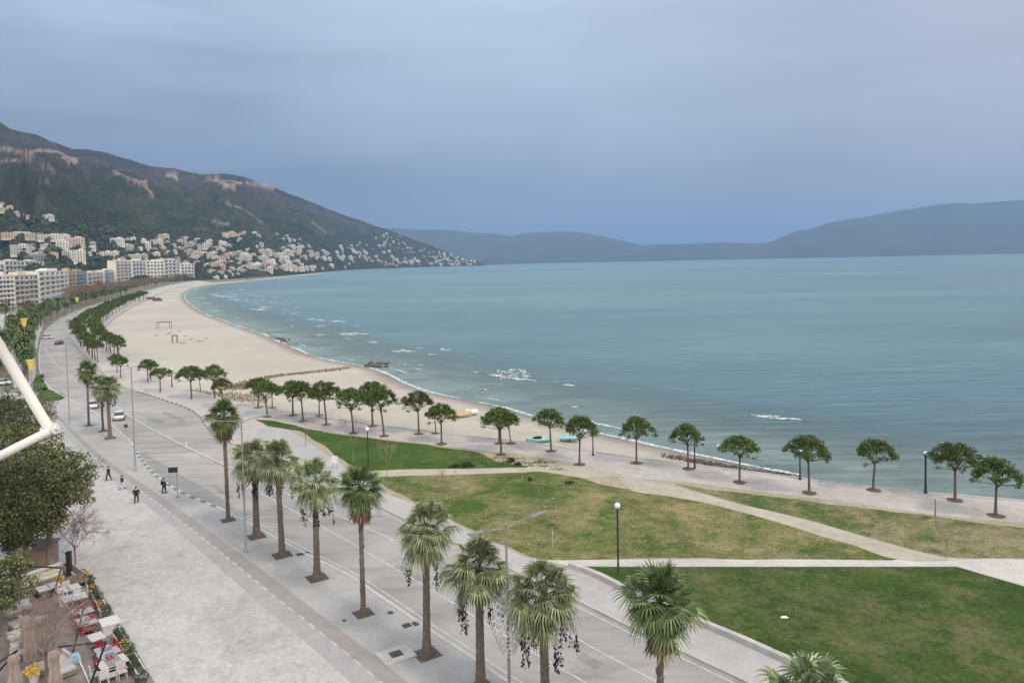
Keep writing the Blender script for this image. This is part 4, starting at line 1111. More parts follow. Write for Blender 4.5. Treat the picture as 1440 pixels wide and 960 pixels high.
# ---- cars
def make_car(paint, L=4.2, name='parked_car'):
    root = empty(name, cat='car'); b = MB()
    st = [(-L/2,.45,.62,.72),(-L/2+.12,.28,.78,.82),(-L/2+.9,.2,.86,.86),(-.4,.18,.88,.88),(.9,.18,.88,.88),(L/2-.9,.2,.86,.84),(L/2-.15,.26,.78,.72),(L/2,.42,.6,.62)]
    n = 10; vs = []
    for x, zb, hw, zt in st:
        prof = [(-hw*.85,zb),(-hw,zb+.15),(-hw,zt-.12),(-hw*.93,zt),(-hw*.3,zt+.04),(hw*.3,zt+.04),(hw*.93,zt),(hw,zt-.12),(hw,zb+.15),(hw*.85,zb)]
        vs += [(x,y,z) for y, z in prof]
    fs = [(i*n+k, i*n+(k+1)%n, (i+1)*n+(k+1)%n, (i+1)*n+k) for i in range(len(st)-1) for k in range(n)] + [tuple(range(n-1,-1,-1)), tuple((len(st)-1)*n+k for k in range(n))]
    b.add(vs, fs)
    # roof + pillars
    b.add([(-1.15,-.62,1.42),(.55,-.6,1.44),(.55,.6,1.44),(-1.15,.62,1.42),(-1.2,-.66,1.38),(.65,-.66,1.39),(.65,.66,1.39),(-1.2,.66,1.38)], [(0,1,2,3),(4,5,1,0),(5,6,2,1),(6,7,3,2),(7,4,0,3)])
    body = b.build('body', paint, root, True)
    b = MB(); c = [(-1.85,-.8,.86),(1.3,-.8,.86),(1.3,.8,.86),(-1.85,.8,.86),(-1.2,-.65,1.385),(.65,-.65,1.385),(.65,.65,1.385),(-1.2,.65,1.385)]
    b.add(c, [(0,1,5,4),(1,2,6,5),(2,3,7,6),(3,0,4,7)]); b.build('windows', M_blueglass, root)
    for x in (-L/2+.8, L/2-.8):
        for y in (-.82,.82):
            b = MB(); b.tube([(x,y-.1,.32),(x,y+.1,.32)], .32, 14); w = b.build('wheel', M_tyre, root, False)
            b = MB(); b.tube([(x,y-.115,.32),(x,y+.115,.32)], .18, 10); b.build('rim', M_steel, w)
    for y in (-.55,.55):
        b = MB(); b.box((L/2-.06,y,.6),(.12,.32,.14)); b.build('headlight', M_lamp, root)
        b = MB(); b.box((-L/2+.05,y,.68),(.1,.26,.18)); b.build('tail_light', M_red, root)
        b = MB(); b.box((.75,y*1.75,.98),(.12,.18,.12)); b.build('mirror', paint, root)
    return root
cw = make_car(M_carwhite); cs = make_car(M_carsilver); cd_ = make_car(M_cardark)
def ang(a, b_): p, q = at(*a), at(*b_); return math.atan2(q.y-p.y, q.x-p.x)
put(cw, at(168,589,-.1), R(-66), 1, 'silvery white hatchback driving towards the viewer beside the three kerbside palms')
copy_tree(cw, None, at(131,573,-.1), R(-62), 1, 'white car half hidden behind the trunks of the kerbside palms')
put(cd_, at(83,484,-.1), R(-85), 1.0, 'dark car on the bend of the road beside the far pines')
put(cs, at(97,453,-.1), R(100), 1, 'silver car farthest along the visible road')
copy_tree(cw, None, at(67,476,-.1), R(0), 1.1, 'white van-like car crossing at the left kerb under the palms')
copy_tree(cd_, None, at(108,449,-.1), R(100), 1, 'dark red-brown car at the far road curve')
copy_tree(cw, None, at(2,541,-.05), R(20), 1, 'pale car parked at the left edge among the trees')
copy_tree(cs, None, at(28,437,-.05), R(20), 1, 'silver car parked before the beige apartment block')

# ---- people (skin-grown bodies)
def person(px, yb, rz, top, legs, lab, scale=1.0, stride=.18, bag=False):
    root = empty('person', at(px, yb), rz, lab, 'person'); root.scale = (scale*1.22, scale*1.15, scale)
    def skin(name, J, E, mat, sub=1):
        me = bpy.data.meshes.new(name); me.from_pydata([j[0] for j in J], E, []); me.materials.append(mat)
        o = bpy.data.objects.new(name, me); COL.objects.link(o); o.parent = root
        o.modifiers.new('skin', 'SKIN'); sv = me.skin_vertices[0].data if me.skin_vertices else None
        if sv is None:
            bm = bmesh.new(); bm.from_mesh(me); bm.verts.layers.skin.verify(); bm.to_mesh(me); bm.free(); sv = me.skin_vertices[0].data
        for k, j in enumerate(J): sv[k].radius = j[1] if isinstance(j[1], tuple) else (j[1], j[1]); sv[k].use_root = (k == 0)
        ss = o.modifiers.new('sub', 'SUBSURF'); ss.levels = ss.render_levels = sub
        return o
    s = stride
    J = [((0,0,.92),(.11,.08)),((0,0,1.12),(.10,.07)),((0,0,1.36),(.12,.075)),((0,0,1.47),.055),((0,.0,1.53),.06),((0,.02,1.62),(.075,.09)),((0,.01,1.70),(.06,.07)),
         ((.09,0,.86),.085),((.10,s,.48),.06),((.10,s*.9,.09),.04),((.10,s+.14,.04),.035),
         ((-.09,0,.86),.085),((-.10,-s*.5,.48),.06),((-.10,-s*1.4,.10),.04),((-.10,-s*1.4+.14,.04),.035),
         ((.19,0,1.38),.06),((.25,-s*.5,1.12),.045),((.25,.08-s*.6,.88),.032),((.25,.10-s*.6,.80),.03),
         ((-.19,0,1.38),.06),((-.25,s*.5,1.12),.045),((-.25,.10+s*.5,.88),.032),((-.25,.12+s*.5,.80),.03)]
    E = [(0,1),(1,2),(2,3),(3,4),(4,5),(5,6),(0,7),(7,8),(8,9),(9,10),(0,11),(11,12),(12,13),(13,14),(2,15),(15,16),(16,17),(17,18),(2,19),(19,20),(20,21),(21,22)]
    skin('body', J, E, M_skin, 2)
    JT = [((0,0,.82),(.17,.145)),((0,0,1.14),(.165,.145)),((0,0,1.37),(.185,.145)),((0,0,1.45),(.09,.08)),((.2,0,1.38),.075),((.262,-s*.5,1.12),.06),((.262,.07-s*.6,.90),.045),((-.2,0,1.38),.075),((-.262,s*.5,1.12),.06),((-.262,.09+s*.5,.90),.045)]
    ET = [(0,1),(1,2),(2,3),(2,4),(4,5),(5,6),(2,7),(7,8),(8,9)]
    skin('jacket', JT, ET, top, 2)
    JL = [((0,0,.95),(.14,.115)),((.09,0,.84),.10),((.10,s,.48),.075),((.10,s*.92,.12),.055),((-.09,0,.84),.10),((-.10,-s*.5,.48),.075),((-.10,-s*1.35,.14),.055)]
    skin('trousers', JL, [(0,1),(1,2),(2,3),(0,4),(4,5),(5,6)], legs, 2)
    b = MB(); b.blob((0,-.015,1.655), (.095,.11,.10), 0, .06, 2); b.build('hair', M_clothblack, root, True)
    b = MB(); b.blob((0,.115,1.62), (.014,.025,.02), 0, 0, 1); b.build('nose', M_skin, root)
    for sx in (-1,1):
        b = MB(); y0 = s+.04 if sx > 0 else -s*1.4+.04; b.box((sx*.10, y0, .045), (.1,.28,.09)); b.build('shoe', M_clothblack, root)
    if bag:
        b = MB(); b.box((0,-.19,1.2),(.28,.14,.4)); b.build('backpack', M_clothblack, root)
person(153,675,R(150),M_clothblack,M_clothblack,'person in a black jacket and dark trousers walking on the bike lane edge, farthest left', 1.06)
person(172,687,R(140),M_clothblack,M_clothpale,'slim person in a black top and pale lilac trousers walking between two others in black', .98)
person(192,706,R(10),M_clothblack,M_clothblack,'stout person all in black walking on the plaza edge, nearest of the left three', 1.06, .12)
person(231,693,R(-20),M_clothgrey,M_clothblack,'person in a grey-brown coat standing by the kerb near the black stop sign', 1.06, .08, True)

# ---- boats
def row_boat(px, yb, rz, mat, lab, L=4.0, cover=False, z=-.32, cargo=False):
    root = empty('rowing_boat', at(px, yb, z), rz, lab, 'boat'); b = MB(); ns = 12; sec = []
    for i in range(ns+1):
        t = i/ns; x = (t-.5)*L; w = .78*math.sin(math.pi*min(1,(t*.78+.22)))**.6 if t < .98 else .02
        w = .78*(1-max(0,(t-.45)/.55)**2.2)*(.85+.15*min(1,t/.2)); kz = .12*max(0,(t-.6)/.4)**2; sh = .62+.22*max(0,(t-.4)/.6)**2
        sec.append([(x,-w,sh),(x,-w*.85,.3+kz),(x,-w*.4,.06+kz),(x,0,kz),(x,w*.4,.06+kz),(x,w*.85,.3+kz),(x,w,sh),(x,w*.86,sh-.02),(x,w*.7,.32+kz),(x,0,.16+kz),(x,-w*.7,.32+kz),(x,-w*.86,sh-.02)])
    vs = [v for s_ in sec for v in s_]; n = 12
    fs = [(i*n+k, i*n+(k+1)%n, (i+1)*n+(k+1)%n, (i+1)*n+k) for i in range(ns) for k in range(n)]+[(0,1,2,3,4,5,6)]
    b.add(vs, fs); b.build('hull', mat, root, True)
    for sx in (-1, 1):
        b = MB(); b.tube([(s_[0][0], sx*abs(s_[0][1])*.97, s_[0][2]+.02) for s_ in sec], .05, 6); b.build('gunwale', M_boatw, root)
    if not cover:
        for x in (-.9,.2): b = MB(); b.box((x,0,.5),(.25,1.25,.05)); b.build('thwart', M_boatw, root)
    else:
        b = MB(); vs = []; 
        for s_ in sec:
            w = abs(s_[0][1]); x = s_[0][0]; zz = s_[0][2]
            vs += [(x,-w*1.06,zz-.1),(x,-w*.5,zz+.25),(x,0,zz+.38+random.uniform(-.08,.08)),(x,w*.5,zz+.25),(x,w*1.06,zz-.1)]
        b.add(vs, [(i*5+k, i*5+k+1, i*5+k+6, i*5+k+5) for i in range(ns) for k in range(4)]); b.build('tarpaulin', cover, root, True)
    if cargo:
        b = MB(); b.blob((.1,0,.72), (.75,.42,.24), 0, .2, 2); b.build('net_pile', M_clothblack, root)
    return root
row_boat(757,622,R(-162),M_boat,'turquoise open boat with a dark net pile, left of the two turquoise boats', 3.9, cargo=True)
row_boat(803,620,R(-8),M_boat,'plain turquoise boat behind the bright green pine, right one of the two', 3.3, cover=M_boat)
row_boat(645,587,R(15),M_boaty,'beached boat under an ochre tarpaulin behind the flat umbrella pine', 4.6, cover=M_boaty)
row_boat(663,583,R(200),M_boatw,'small white boat at the bow of the ochre covered one', 2.2, cover=M_boatw)
row_boat(686,590,R(170),M_cardark,'small dark boat with pale cover left of the pine trio', 2.6, cover=M_conc)

# ---- beach structures
def frame_thing(px, yb, w, d, h, rz, lab):
    root = empty('beach_shelter', at(px, yb, -.32), rz, lab, 'beach frame', 'wooden frames on the wide sand')
    for x in (-w/2, w/2):
        for y in (-d/2, d/2):
            b = MB(); b.box((x,y,h/2),(.2,.2,h)); b.build('post', M_wood, root)
    for y in (-d/2, d/2):
        b = MB(); b.box((0,y,h+.1),(w+.5,.18,.2)); b.build('beam', M_wood, root)
    b = MB()
    for k in range(4): b.box((-w/2+w*(k+.5)/4,0,h+.26),(.14,d+.6,.12))
    b.build('crossbar', M_wood, root)
frame_thing(231,462,5.5,3.0,2.9,R(10),'pale wooden beach frame standing upright on the sand, the farther one')
frame_thing(246,482,1.6,1.6,2.6,R(35),'narrow wooden tower frame on the sand, the nearer one')
for i, (px, yb) in enumerate([(220,472),(240,468),(252,466),(262,473),(270,477),(281,480),(257,483),(290,476),(236,470)]):
    b = MB(); L = random.uniform(1.2,2.6); b.tube([(-L/2,0,.1),(0,.2,.25),(L/2,0,.12)], [.1,.12,.06], 6); b.tube([(0,.1,.2),(.3,.9,.45)], [.07,.03], 5)
    o = b.build('driftwood_log', M_wood); put(o, at(px, yb, -.32), random.uniform(0,3)); tag(o, 'dark driftwood piece, %s from the left in the scatter around the wooden frames' % nth([220,236,240,252,257,262,270,281,290].index(px)), 'driftwood', 'driftwood around the beach frames')
p = at(221,423,-.3); b = MB(); 
for k in range(9): b.blob((random.uniform(-4,4), random.uniform(-2,2), random.uniform(0,1.2)), (2.4,1.8,1.8), 0, .25, 2)
o = b.build('brush_heap', M_rock); put(o, p); tag(o, 'dark brushwood heap at the far end of the wide sand', 'heap')
p = at(212,421,-.3); b = MB(); b.box((0,0,1.0),(7,3,2)); b.box((0,0,2.1),(8,3.6,.2)); o = b.build('beach_hut', M_wood); put(o, p, R(-20)); tag(o, 'low dark beach hut beside the brushwood heap', 'hut')
# jetty rocks
rr = random.Random(5); rk = []
for i in range(11):
    t = rr.random(); px = 516+28*t+rr.uniform(-2,2); py = 511.5+2.0*math.sin(t*3)+rr.uniform(-2.5,3.5)
    rk.append((px, py))
rk.sort()
for i, (px, py) in enumerate(rk):
    b = MB(); s = rr.uniform(.4,.85); b.blob((0,0,0), (s*1.2, s, s*.7), 0, .25, 2, rr); o = b.build('jetty_rock', M_rock); put(o, at(px, py, SEA+.15), rr.uniform(0,3)); tag(o, 'dark rock, %s from the left on the small spit in the water' % nth(i), 'rock', 'rocks of the small spit')
rk = sorted([(395+rr.uniform(-6,12), 478.5+rr.uniform(-2,2.5)) for _ in range(8)])
for i, (px, py) in enumerate(rk):
    b = MB(); s = rr.uniform(.5,1.1); b.blob((0,0,0), (s*1.5, s, s*.6), 0, .25, 2, rr); o = b.build('shore_rock', M_rock); put(o, at(px, py, SEA+.1), rr.uniform(0,3)); tag(o, 'dark rock, %s from the left in the little group on the far waterline' % nth(i), 'rock', 'rocks on the far waterline')
# dry grass bands and weed on the waterline
def tufts(name, spots, mat, size=.4, per=9, z=-.3, spread=1.2, rnd=random.Random(9), hgt=.4):
    b = MB()
    for px, py in spots:
        p = at(px, py, z)
        for _ in range(per):
            q = p+Vector((rnd.gauss(0, spread), rnd.gauss(0, spread*.7), 0)); a = rnd.uniform(0, 6.3); w = size*rnd.uniform(.3,.7); hh = hgt*rnd.uniform(.5,1.2)
            b.add([(q.x-w*math.cos(a), q.y-w*math.sin(a), z-.02), (q.x+w*math.cos(a), q.y+w*math.sin(a), z-.02), (q.x+w*.3, q.y+w*.4, z+hh), (q.x-w*.5, q.y+.1, z+hh*.8)], [(0,1,2,3)])
    return tag(b.build(name, mat), kind='stuff')
def band(pl, n, jy): 
    out = []
    for _ in range(n):
        k = random.randrange(len(pl)-1); t = random.random(); a, c = pl[k], pl[k+1]; out.append((a[0]+(c[0]-a[0])*t, a[1]+(c[1]-a[1])*t+random.uniform(-jy,jy)))
    return out
tufts('dry_grass', band([(372,531),(400,527),(430,524),(470,520),(492,516.5)], 130, 1.2), M_dry, .3, 7, hgt=.22)
tufts('dry_grass', band([(262,551),(290,556),(330,558),(372,562)], 150, 5), M_dry, .3, 7, hgt=.25)
tufts('dry_grass', band([(330,545),(372,534)], 110, 4), M_dry, .35, 8)
tufts('seaweed', band([(935,641),(1000,652),(1060,664),(1115,670)], 130, 1.6), M_rock, .4, 7, -.75, .7, hgt=.12)
tufts('weeds', band([(640,653),(700,647),(740,650),(790,656)], 70, 6), M_shrubleaf, .2, 6, .03, .4, hgt=.12)
# lawn tufts give the near grass relief
def inpoly(x, y, P):
    c = False; j = len(P)-1
    for i in range(len(P)):
        if (P[i][1] > y) != (P[j][1] > y) and x < (P[j][0]-P[i][0])*(y-P[i][1])/(P[j][1]-P[i][1])+P[i][0]: c = not c
        j = i
    return c
def lawn_tufts(P, n, mat, z):
    rnd = random.Random(len(P)); sp = []; xs = [p[0] for p in P]; ys = [p[1] for p in P]
    while len(sp) < n:
        x, y = rnd.uniform(min(xs), min(1445,max(xs))), rnd.uniform(min(ys), min(965,max(ys)))
        if inpoly(x, y, P): sp.append((x, y))
    return sp
# ---- foam
FO = MB()
def cap(px, py, wpx, hpx, seed=0, skew=0.0):
    """ragged breaking crest lying on the water"""
    rnd = random.Random(seed+int(px*7)); n = 14; top = []; bot = []
    for i in range(n+1):
        t = i/n; e = math.sin(math.pi*t)**.6
        x = px+(t-.5)*wpx; y = py+skew*(t-.5)*wpx+.4*math.sin(t*9+seed)
        top.append((x, y-hpx*.5*e*rnd.uniform(.3,1.1))); bot.append((x, y+hpx*.5*e*rnd.uniform(.3,1.1)))
    for i in range(n):
        q = [at(*top[i], SEA+.12), at(*top[i+1], SEA+.12), at(*bot[i+1], SEA+.03), at(*bot[i], SEA+.03)]
        FO.add(q, [(3,2,1,0)])
CAPS = [(498,469,46,4.5,0),(447,449.5,34,2.2,.05),(478,451.5,22,3.5,.05),(450,458,20,1.6,0),(451,470.5,18,2.5,.05),(525,481,17,3.5,.08),(566,493,34,4,.0),(590,489,20,1.5,0),(491,476.5,7,1.6,0),
 (626,491.5,16,4,.08),(607,497.8,16,3,.08),(591,513,13,2.5,.1),(569,512,10,2,0),(645,501,6,2,0),(665,503,6,2,0),(652,503,5,1.6,0),(667,522.5,13,2.5,.1),(722,531,86,4,.14),(700,527,30,4,.14),(800,541,22,4,.1),(678,547,20,3,.05),(705,540.5,8,3,0),
 (807,571,20,3.5,.1),(1096,587.5,78,6,.07),(1080,584.5,40,4,.06),(1327,622,16,3.5,.15),(318,417,36,2.2,.06),(330,421,20,1.6,0),(300,413.5,14,1.2,0),(365,435,30,2.6,.02),(374,432,18,1.4,0),(411,441,5,2.2,0),(411,449,5,1.6,0),(411,458,5,2,0),(428,472,4,1.4,0),(270,400,4,1,0),
 (340,407,8,1,0),(358,423,8,1.2,0),(352,414.5,5,1,0),(422,488,7,3,.1),(502,457.5,5,3,0),(285,419,12,1.6,.2),(292,427,14,1.6,.2),(303,436,10,1.6,.3),(1108,623,6,1.6,0),(640,392,0.1,.1,0)]
rq = random.Random(4)
for k, (x, y, w, h, s) in enumerate(CAPS):
    cap(x, y, w, max(.8, h*.42), k, s)
    for j in range(3 if w > 9 else 1):
        f = rq.uniform(.25,.6); dx = rq.uniform(-.4,.4)*w; cap(x+dx, y+s*dx+rq.uniform(-.5,.5)*h, w*f, max(.5, h*rq.uniform(.12,.3)), k*5+j, s)
rr = random.Random(8)
for k in range(70):
    x = rr.uniform(700,745); cap(x, rr.uniform(518,532), rr.uniform(3,8), rr.uniform(.8,1.8), k+100, 0)
for k in range(40):
    x = rr.uniform(280,420); y = rr.uniform(400,440) if x < 340 else rr.uniform(415,462); 
    if y < 400+(x-280)*.42: cap(x, y, rr.uniform(3,10), rr.uniform(.5,1.1), k+200, 0)
for k in range(50):
    cap(rr.uniform(560,1440), rr.uniform(430,640), rr.uniform(2,6), rr.uniform(.3,.8), k+300, .05) if False else None
# waterline wash: ragged white strip in several lines
sw = resample(Sw, 1.5)
def wash(off_, wmin, wmax, seed, thr):
    c = offs(sw, off_)
    for i in range(len(c)-1):
        def wd(j):
            v = noise.noise(Vector((j*.09+seed*5.1, seed, 0)))*.9+noise.noise(Vector((j*.4, seed+4, 0)))*.35
            return max(0, wmin+(wmax-wmin)*(v+thr))
        def sh(j): return 1.3*noise.noise(Vector((j*.06, seed+9, 2)))
        a, b_ = wd(i), wd(i+1)
        if a <= .02 and b_ <= .02: continue
        t = (c[i+1]-c[i]).normalized(); nn = Vector((-t.y, t.x, 0)); p = c[i]+nn*sh(i); q = c[i+1]+nn*sh(i+1)
        z = SEA+.05+.004*seed
        FO.add([(*(p-nn*a*.5)[:2], z), (*(q-nn*b_*.5)[:2], z), (*(q+nn*b_*.5)[:2], z), (*(p+nn*a*.5)[:2], z)], [(0,1,2,3)])
wash(-.6, .0, 2.2, 1, .38); wash(-5, 0, 2.2, 2, -.05); wash(-10, 0, 1.8, 3, -.15); wash(-17, 0, 2.0, 4, -.24); wash(-27, 0, 2.2, 5, -.3)
tag(FO.build('sea_foam', M_foam), kind='stuff')

tag(pit.build('soil_pits', M_soil), kind='structure')
# ================================================================ BUILDINGS
PAL = {'white': (.84,.80,.73), 'cream': (.74,.68,.57), 'beige': (.66,.60,.50), 'pale pink': (.72,.56,.51), 'peach': (.70,.56,.44), 'grey': (.36,.36,.36), 'off-white': (.70,.68,.63), 'pale yellow': (.72,.66,.48)}
WM = {k: plain(k.replace(' ', '_').replace('-', '_')+'_plaster', v, .85, var=.12, scale=.25) for k, v in PAL.items()}
M_roofflat = plain('flat_roof', (.42,.40,.38), .9, var=.15, scale=.2)
M_rooftile = plain('terracotta_roof', (.34,.17,.11), .9, var=.2, scale=.4)
M_greenb = plain('green_balcony', (.25,.42,.33), .7); M_blueb = plain('blue_glass_balcony', (.28,.36,.48), .3); M_orange = plain('ochre_plaster', (.62,.46,.27), .85)
def apartment(px0, y0, px1, y1, ytop, depth, wall, lab, floors=6, bays=5, balc=None, wallmat=None, zbase=-.1, group='seafront apartment blocks'):
    p0, p1 = at(px0, y0, 0), at(px1, y1, 0); u = (p1-p0); wdt = u.length; u.normalize()
    n = Vector((-u.y, u.x, 0));
    if n.y < 0 and n.x > 0: n = -n
    if n.dot(Vector((p0.x, p0.y, 0))) < 0: n = -n
    h = zat(p0, px0, ytop); rz = math.atan2(u.y, u.x); c = (p0+p1)/2
    root = empty('apartment_block', (c.x, c.y, 0), rz, lab, 'apartment block', group)
    sgn = 1 if (Vector((-math.sin(rz), math.cos(rz), 0)).dot(n) > 0) else -1
    wm = wallmat or WM[wall]; b = MB(); b.box((0, sgn*depth/2, h/2), (wdt*.985, depth, h)); b.build('wall', wm, root)
    b = MB(); b.box((0, sgn*depth/2, h+.35), (wdt*.985+.5, depth+.5, .7)); b.box((wdt*.1, sgn*depth*.5, h+1.8), (wdt*.35, depth*.4, 2.6)); b.box((-wdt*.3, sgn*depth*.4, h+1.2), (2.2,2.2,1.6)); b.build('roof', M_roofflat if wall == 'grey' else wm, root)
    fh = h/floors; wme = None; bme = None
    for f in range(floors):
        z = fh*(f+.55)
        for k in range(bays):
            x = wdt*((k+.5)/bays-.5)
            wide = wdt/bays*(.62 if (k % 2 == 0) else .42)
            key = (k % 2)
            o = None
            b = MB(); b.box((0,0,0), (wide, .12, fh*.5)); 
            if wme is None: wme = {}
            if key not in wme:
                o = b.build('window', M_glass, root); wme[key] = o
            else:
                o = wme[key].copy(); COL.objects.link(o); o.parent = root
            o.location = (x, -sgn*.03, z)
        if balc is not None or f % 1 == 0:
            spans = [(0,.88)] if bays != 5 else [(-.26,.40),(.25,.42)]
            for (cx, ww) in spans:
                key = ('b', cx)
                if key not in wme:
                    b = MB(); b.box((0,0,0), (wdt*ww, 1.5, .18)); b.box((0,-sgn*.7,.5), (wdt*ww, .08, .95))
                    o = b.build('balcony', balc or wm, root); wme[key] = o
                else: o = wme[key].copy(); COL.objects.link(o); o.parent = root
                o.location = (wdt*cx, -sgn*.75, fh*f+.12 if f else fh*.02+3)
    # seaward end wall windows
    ex = wdt*.4925; key = None
    for f in range(floors):
        for k in range(2):
            if key is None:
                b = MB(); b.box((0,0,0), (.12, depth*.18, fh*.45)); key = o = b.build('window', M_glass, root)
            else: o = key.copy(); COL.objects.link(o); o.parent = root
            o.location = (ex+.02, sgn*depth*(.28+.42*k), fh*(f+.55))
    return root
A = apartment
A(-30,437,-1,434,391,16,'white','white apartment block cut by the left picture edge behind the palms',7,4)
A(0,433.5,21,431.5,388,16,'white','white block with a dark vertical recess, left of the beige block',7,4)
A(22,431.5,55,426.5,388,16,'beige','beige six-storey block with broad shaded balconies at left',6,5)
A(56,426,97,415,382,16,'white','long white stepped apartment block with continuous balconies, right of the beige block',6,6)
A(97,414.5,108,411.5,381,14,'peach','narrow ochre block between the long white one and the green-balconied one',6,2,None,M_orange)
A(108,411.5,123,408,382,14,'grey','grey block with green balconies beside the ochre one',6,3,M_greenb)
A(124,408,146,403,384,14,'pale pink','low pale pink block with a dark roof terrace behind the palms',4,4)
A(147,403,163,400,380,13,'off-white','narrow block with blue glass balconies near the middle of the seafront',5,2,M_blueb)
A(164,400.5,186,398,366.5,14,'cream','tall cream block rising behind the brown trees',7,4)
A(187,398,206,396.7,366,14,'white','white block with purple-shaded balcony rows above the brown trees',6,4,M_blueb)
A(207,396.7,231,395.8,367,14,'white','broad white block behind dark evergreens toward the end of the seafront',6,5)
A(232,395.8,254,394.6,365,13,'off-white','off-white tower-like block, second last of the seafront row',6,4)
A(255,394.6,274,393.6,371,13,'white','low white block closing the seafront row on the right',5,4)
G2 = 'second row of apartment blocks'
A(-20,412,8,409,372,16,'cream','cream block in the second row at the left picture edge',6,4,group=G2)
A(9,408.5,36,406,367,15,'off-white','off-white long roofed block in the second row above the white seafront block',6,5,group=G2)
A(37,405.5,62,403,367,15,'cream','cream block in the second row above the beige seafront block',6,5,group=G2)
A(63,402.8,84,401,370,14,'white','white block in the second row above the long stepped block',6,4,group=G2)
A(85,400.8,98,399.8,369,14,'pale yellow','pale yellow block in the second row behind the ochre one',6,3,group=G2)
A(99,399.6,112,398.6,368.5,14,'peach','peach block in the second row behind the green balconies',6,3,group=G2)
A(113,398.4,128,397.4,368.5,14,'pale pink','pink block in the second row above the low pale pink one',6,3,group=G2)
A(129,397,146,395.8,367,14,'white','white block in the second row above the dark roof terrace',6,4,group=G2)
A(146,395.6,163,394.6,364,14,'cream','cream block in the second row left of the tall cream seafront block',6,4,group=G2)

# ---- hillside houses: a few shared shapes, colour per copy
def house_mesh(seed, w, d, h, floors, tiled, bays):
    rnd = random.Random(seed); b = MB()
    b.box((0,0,h/2-3), (w, d, h+6), 0, 0)
    if tiled:
        b.add([(-w*.55,-d*.55,h),(w*.55,-d*.55,h),(w*.55,d*.55,h),(-w*.55,d*.55,h),(-w*.2,0,h+d*.24),(w*.2,0,h+d*.24)], [(0,1,5,4),(1,2,5),(2,3,4,5),(3,0,4),(3,2,1,0)], 2)
    else:
        b.box((0,0,h+.3), (w+.4,d+.4,.6), 0, 0); b.box((w*.15,0,h+1.6), (w*.35,d*.4,2.4), 0, 0)
    fh = h/floors
    for f in range(floors):
        for k in range(bays):
            x = w*((k+.5)/bays-.5); b.box((x,-d/2-.05,fh*(f+.55)), (w/bays*.5,.16,fh*.5), 0, 1)
        b.box((-w*.12*(1 if f % 2 else -1),-d/2-.6,fh*f+.15), (w*.6,1.2,.9 if f else .2), 0, 0)
        for k in range(2):
            y = d*(-.25+.5*k)
            for sx in (-1,1): b.box((sx*(w/2+.05),y,fh*(f+.55)), (.16,d*.22,fh*.5), 0, 1)
    me_o = b.build('house', [WM['white'], M_glass, M_rooftile]); me = me_o.data; bpy.data.objects.remove(me_o); return me
SH = [(house_mesh(1,13,11,7,2,True,3),'two-storey house with a tiled roof',13,7), (house_mesh(2,15,12,10,3,False,4),'three-storey flat-roofed house',15,10), (house_mesh(3,18,13,13.5,4,False,4),'four-storey flat-roofed block',18,13.5),
      (house_mesh(4,24,14,19,6,False,6),'six-storey apartment block',24,19), (house_mesh(5,40,13,13,4,False,9),'long four-storey terrace block',40,13), (house_mesh(6,12,12,6.5,2,False,3),'small flat-roofed villa',12,6.5), (house_mesh(7,17,15,27,8,False,4),'tall eight-storey tower block',17,27)]
HL = []   # px, py(base), shape, colour, zone
def zone(px, py): 
    if px < 130: return 'on the left slope'
    if px < 270: return 'behind the seafront blocks'
    if px < 380: return 'where the beach ends'
    if px < 480: return 'in the shore town'
    if px < 560: return 'before the headland'
    return 'on the headland'
EXPL = [(20,334.5,4,'peach'),(33,334.5,4,'cream'),(8,334.5,4,'peach'),(55,336,4,'grey'),(72,337,4,'off-white'),(88,340,3,'white'),(43,346,2,'white'),(44,353,1,'white'),(107,346,3,'pale pink'),(99,345,3,'pale pink'),(112,368,6,'white'),(106,364,3,'white'),(84,350,3,'white'),(60,366,4,'grey'),(50,364,3,'white'),
 (165,345,3,'white'),(175,351,3,'off-white'),(183,354,6,'off-white'),(160,361,3,'white'),(150,361,2,'white'),(205,347,2,'white'),(200,340,1,'white'),(219,360,2,'white'),(222,344,3,'white'),(292,349,3,'white'),(283,361,4,'cream'),(297,362,3,'cream'),(309,365,4,'pale pink'),(317,363,3,'pale pink'),(322,331,4,'peach'),(318,333,1,'cream'),(335,361,3,'cream'),(342,362,2,'white'),
 (4,289,0,'white'),(14,292,5,'cream'),(6,297,0,'cream'),(22,302,5,'beige'),(33,304,0,'white'),(41,306,0,'white'),(68,308,1,'off-white'),(360,377,3,'white'),(355,378,4,'off-white'),(366,379,3,'pale pink'),(375,378,3,'pale pink'),(398,379,3,'white'),(405,379,6,'white'),(412,380,3,'off-white'),(420,380,4,'cream'),(430,379,3,'white'),(437,379,3,'cream'),(388,362,3,'white'),(396,360,3,'white'),(403,357,3,'white'),(411,356,2,'off-white'),(419,353,3,'white'),
 (392,366,6,'white'),(400,368,3,'white'),(436,357,3,'pale pink'),(444,361,3,'peach'),(455,365,3,'white'),(462,366,3,'white'),(427,364,2,'pale pink'),(496,354,3,'white'),(500,356,2,'white'),(567,369,4,'white'),(576,369,4,'off-white'),(585,368,4,'white'),(612,368,4,'white'),(618,368,3,'white'),(628,367,3,'white'),(650,366,3,'white'),(655,367,3,'white'),(662,369,2,'white'),(668,371,2,'off-white'),(660,373,4,'white'),(640,373,4,'off-white'),(633,372.5,4,'white'),(606,372,2,'white')]
for e in EXPL: HL.append((e[0], e[1], e[2], e[3]))
rr = random.Random(21)
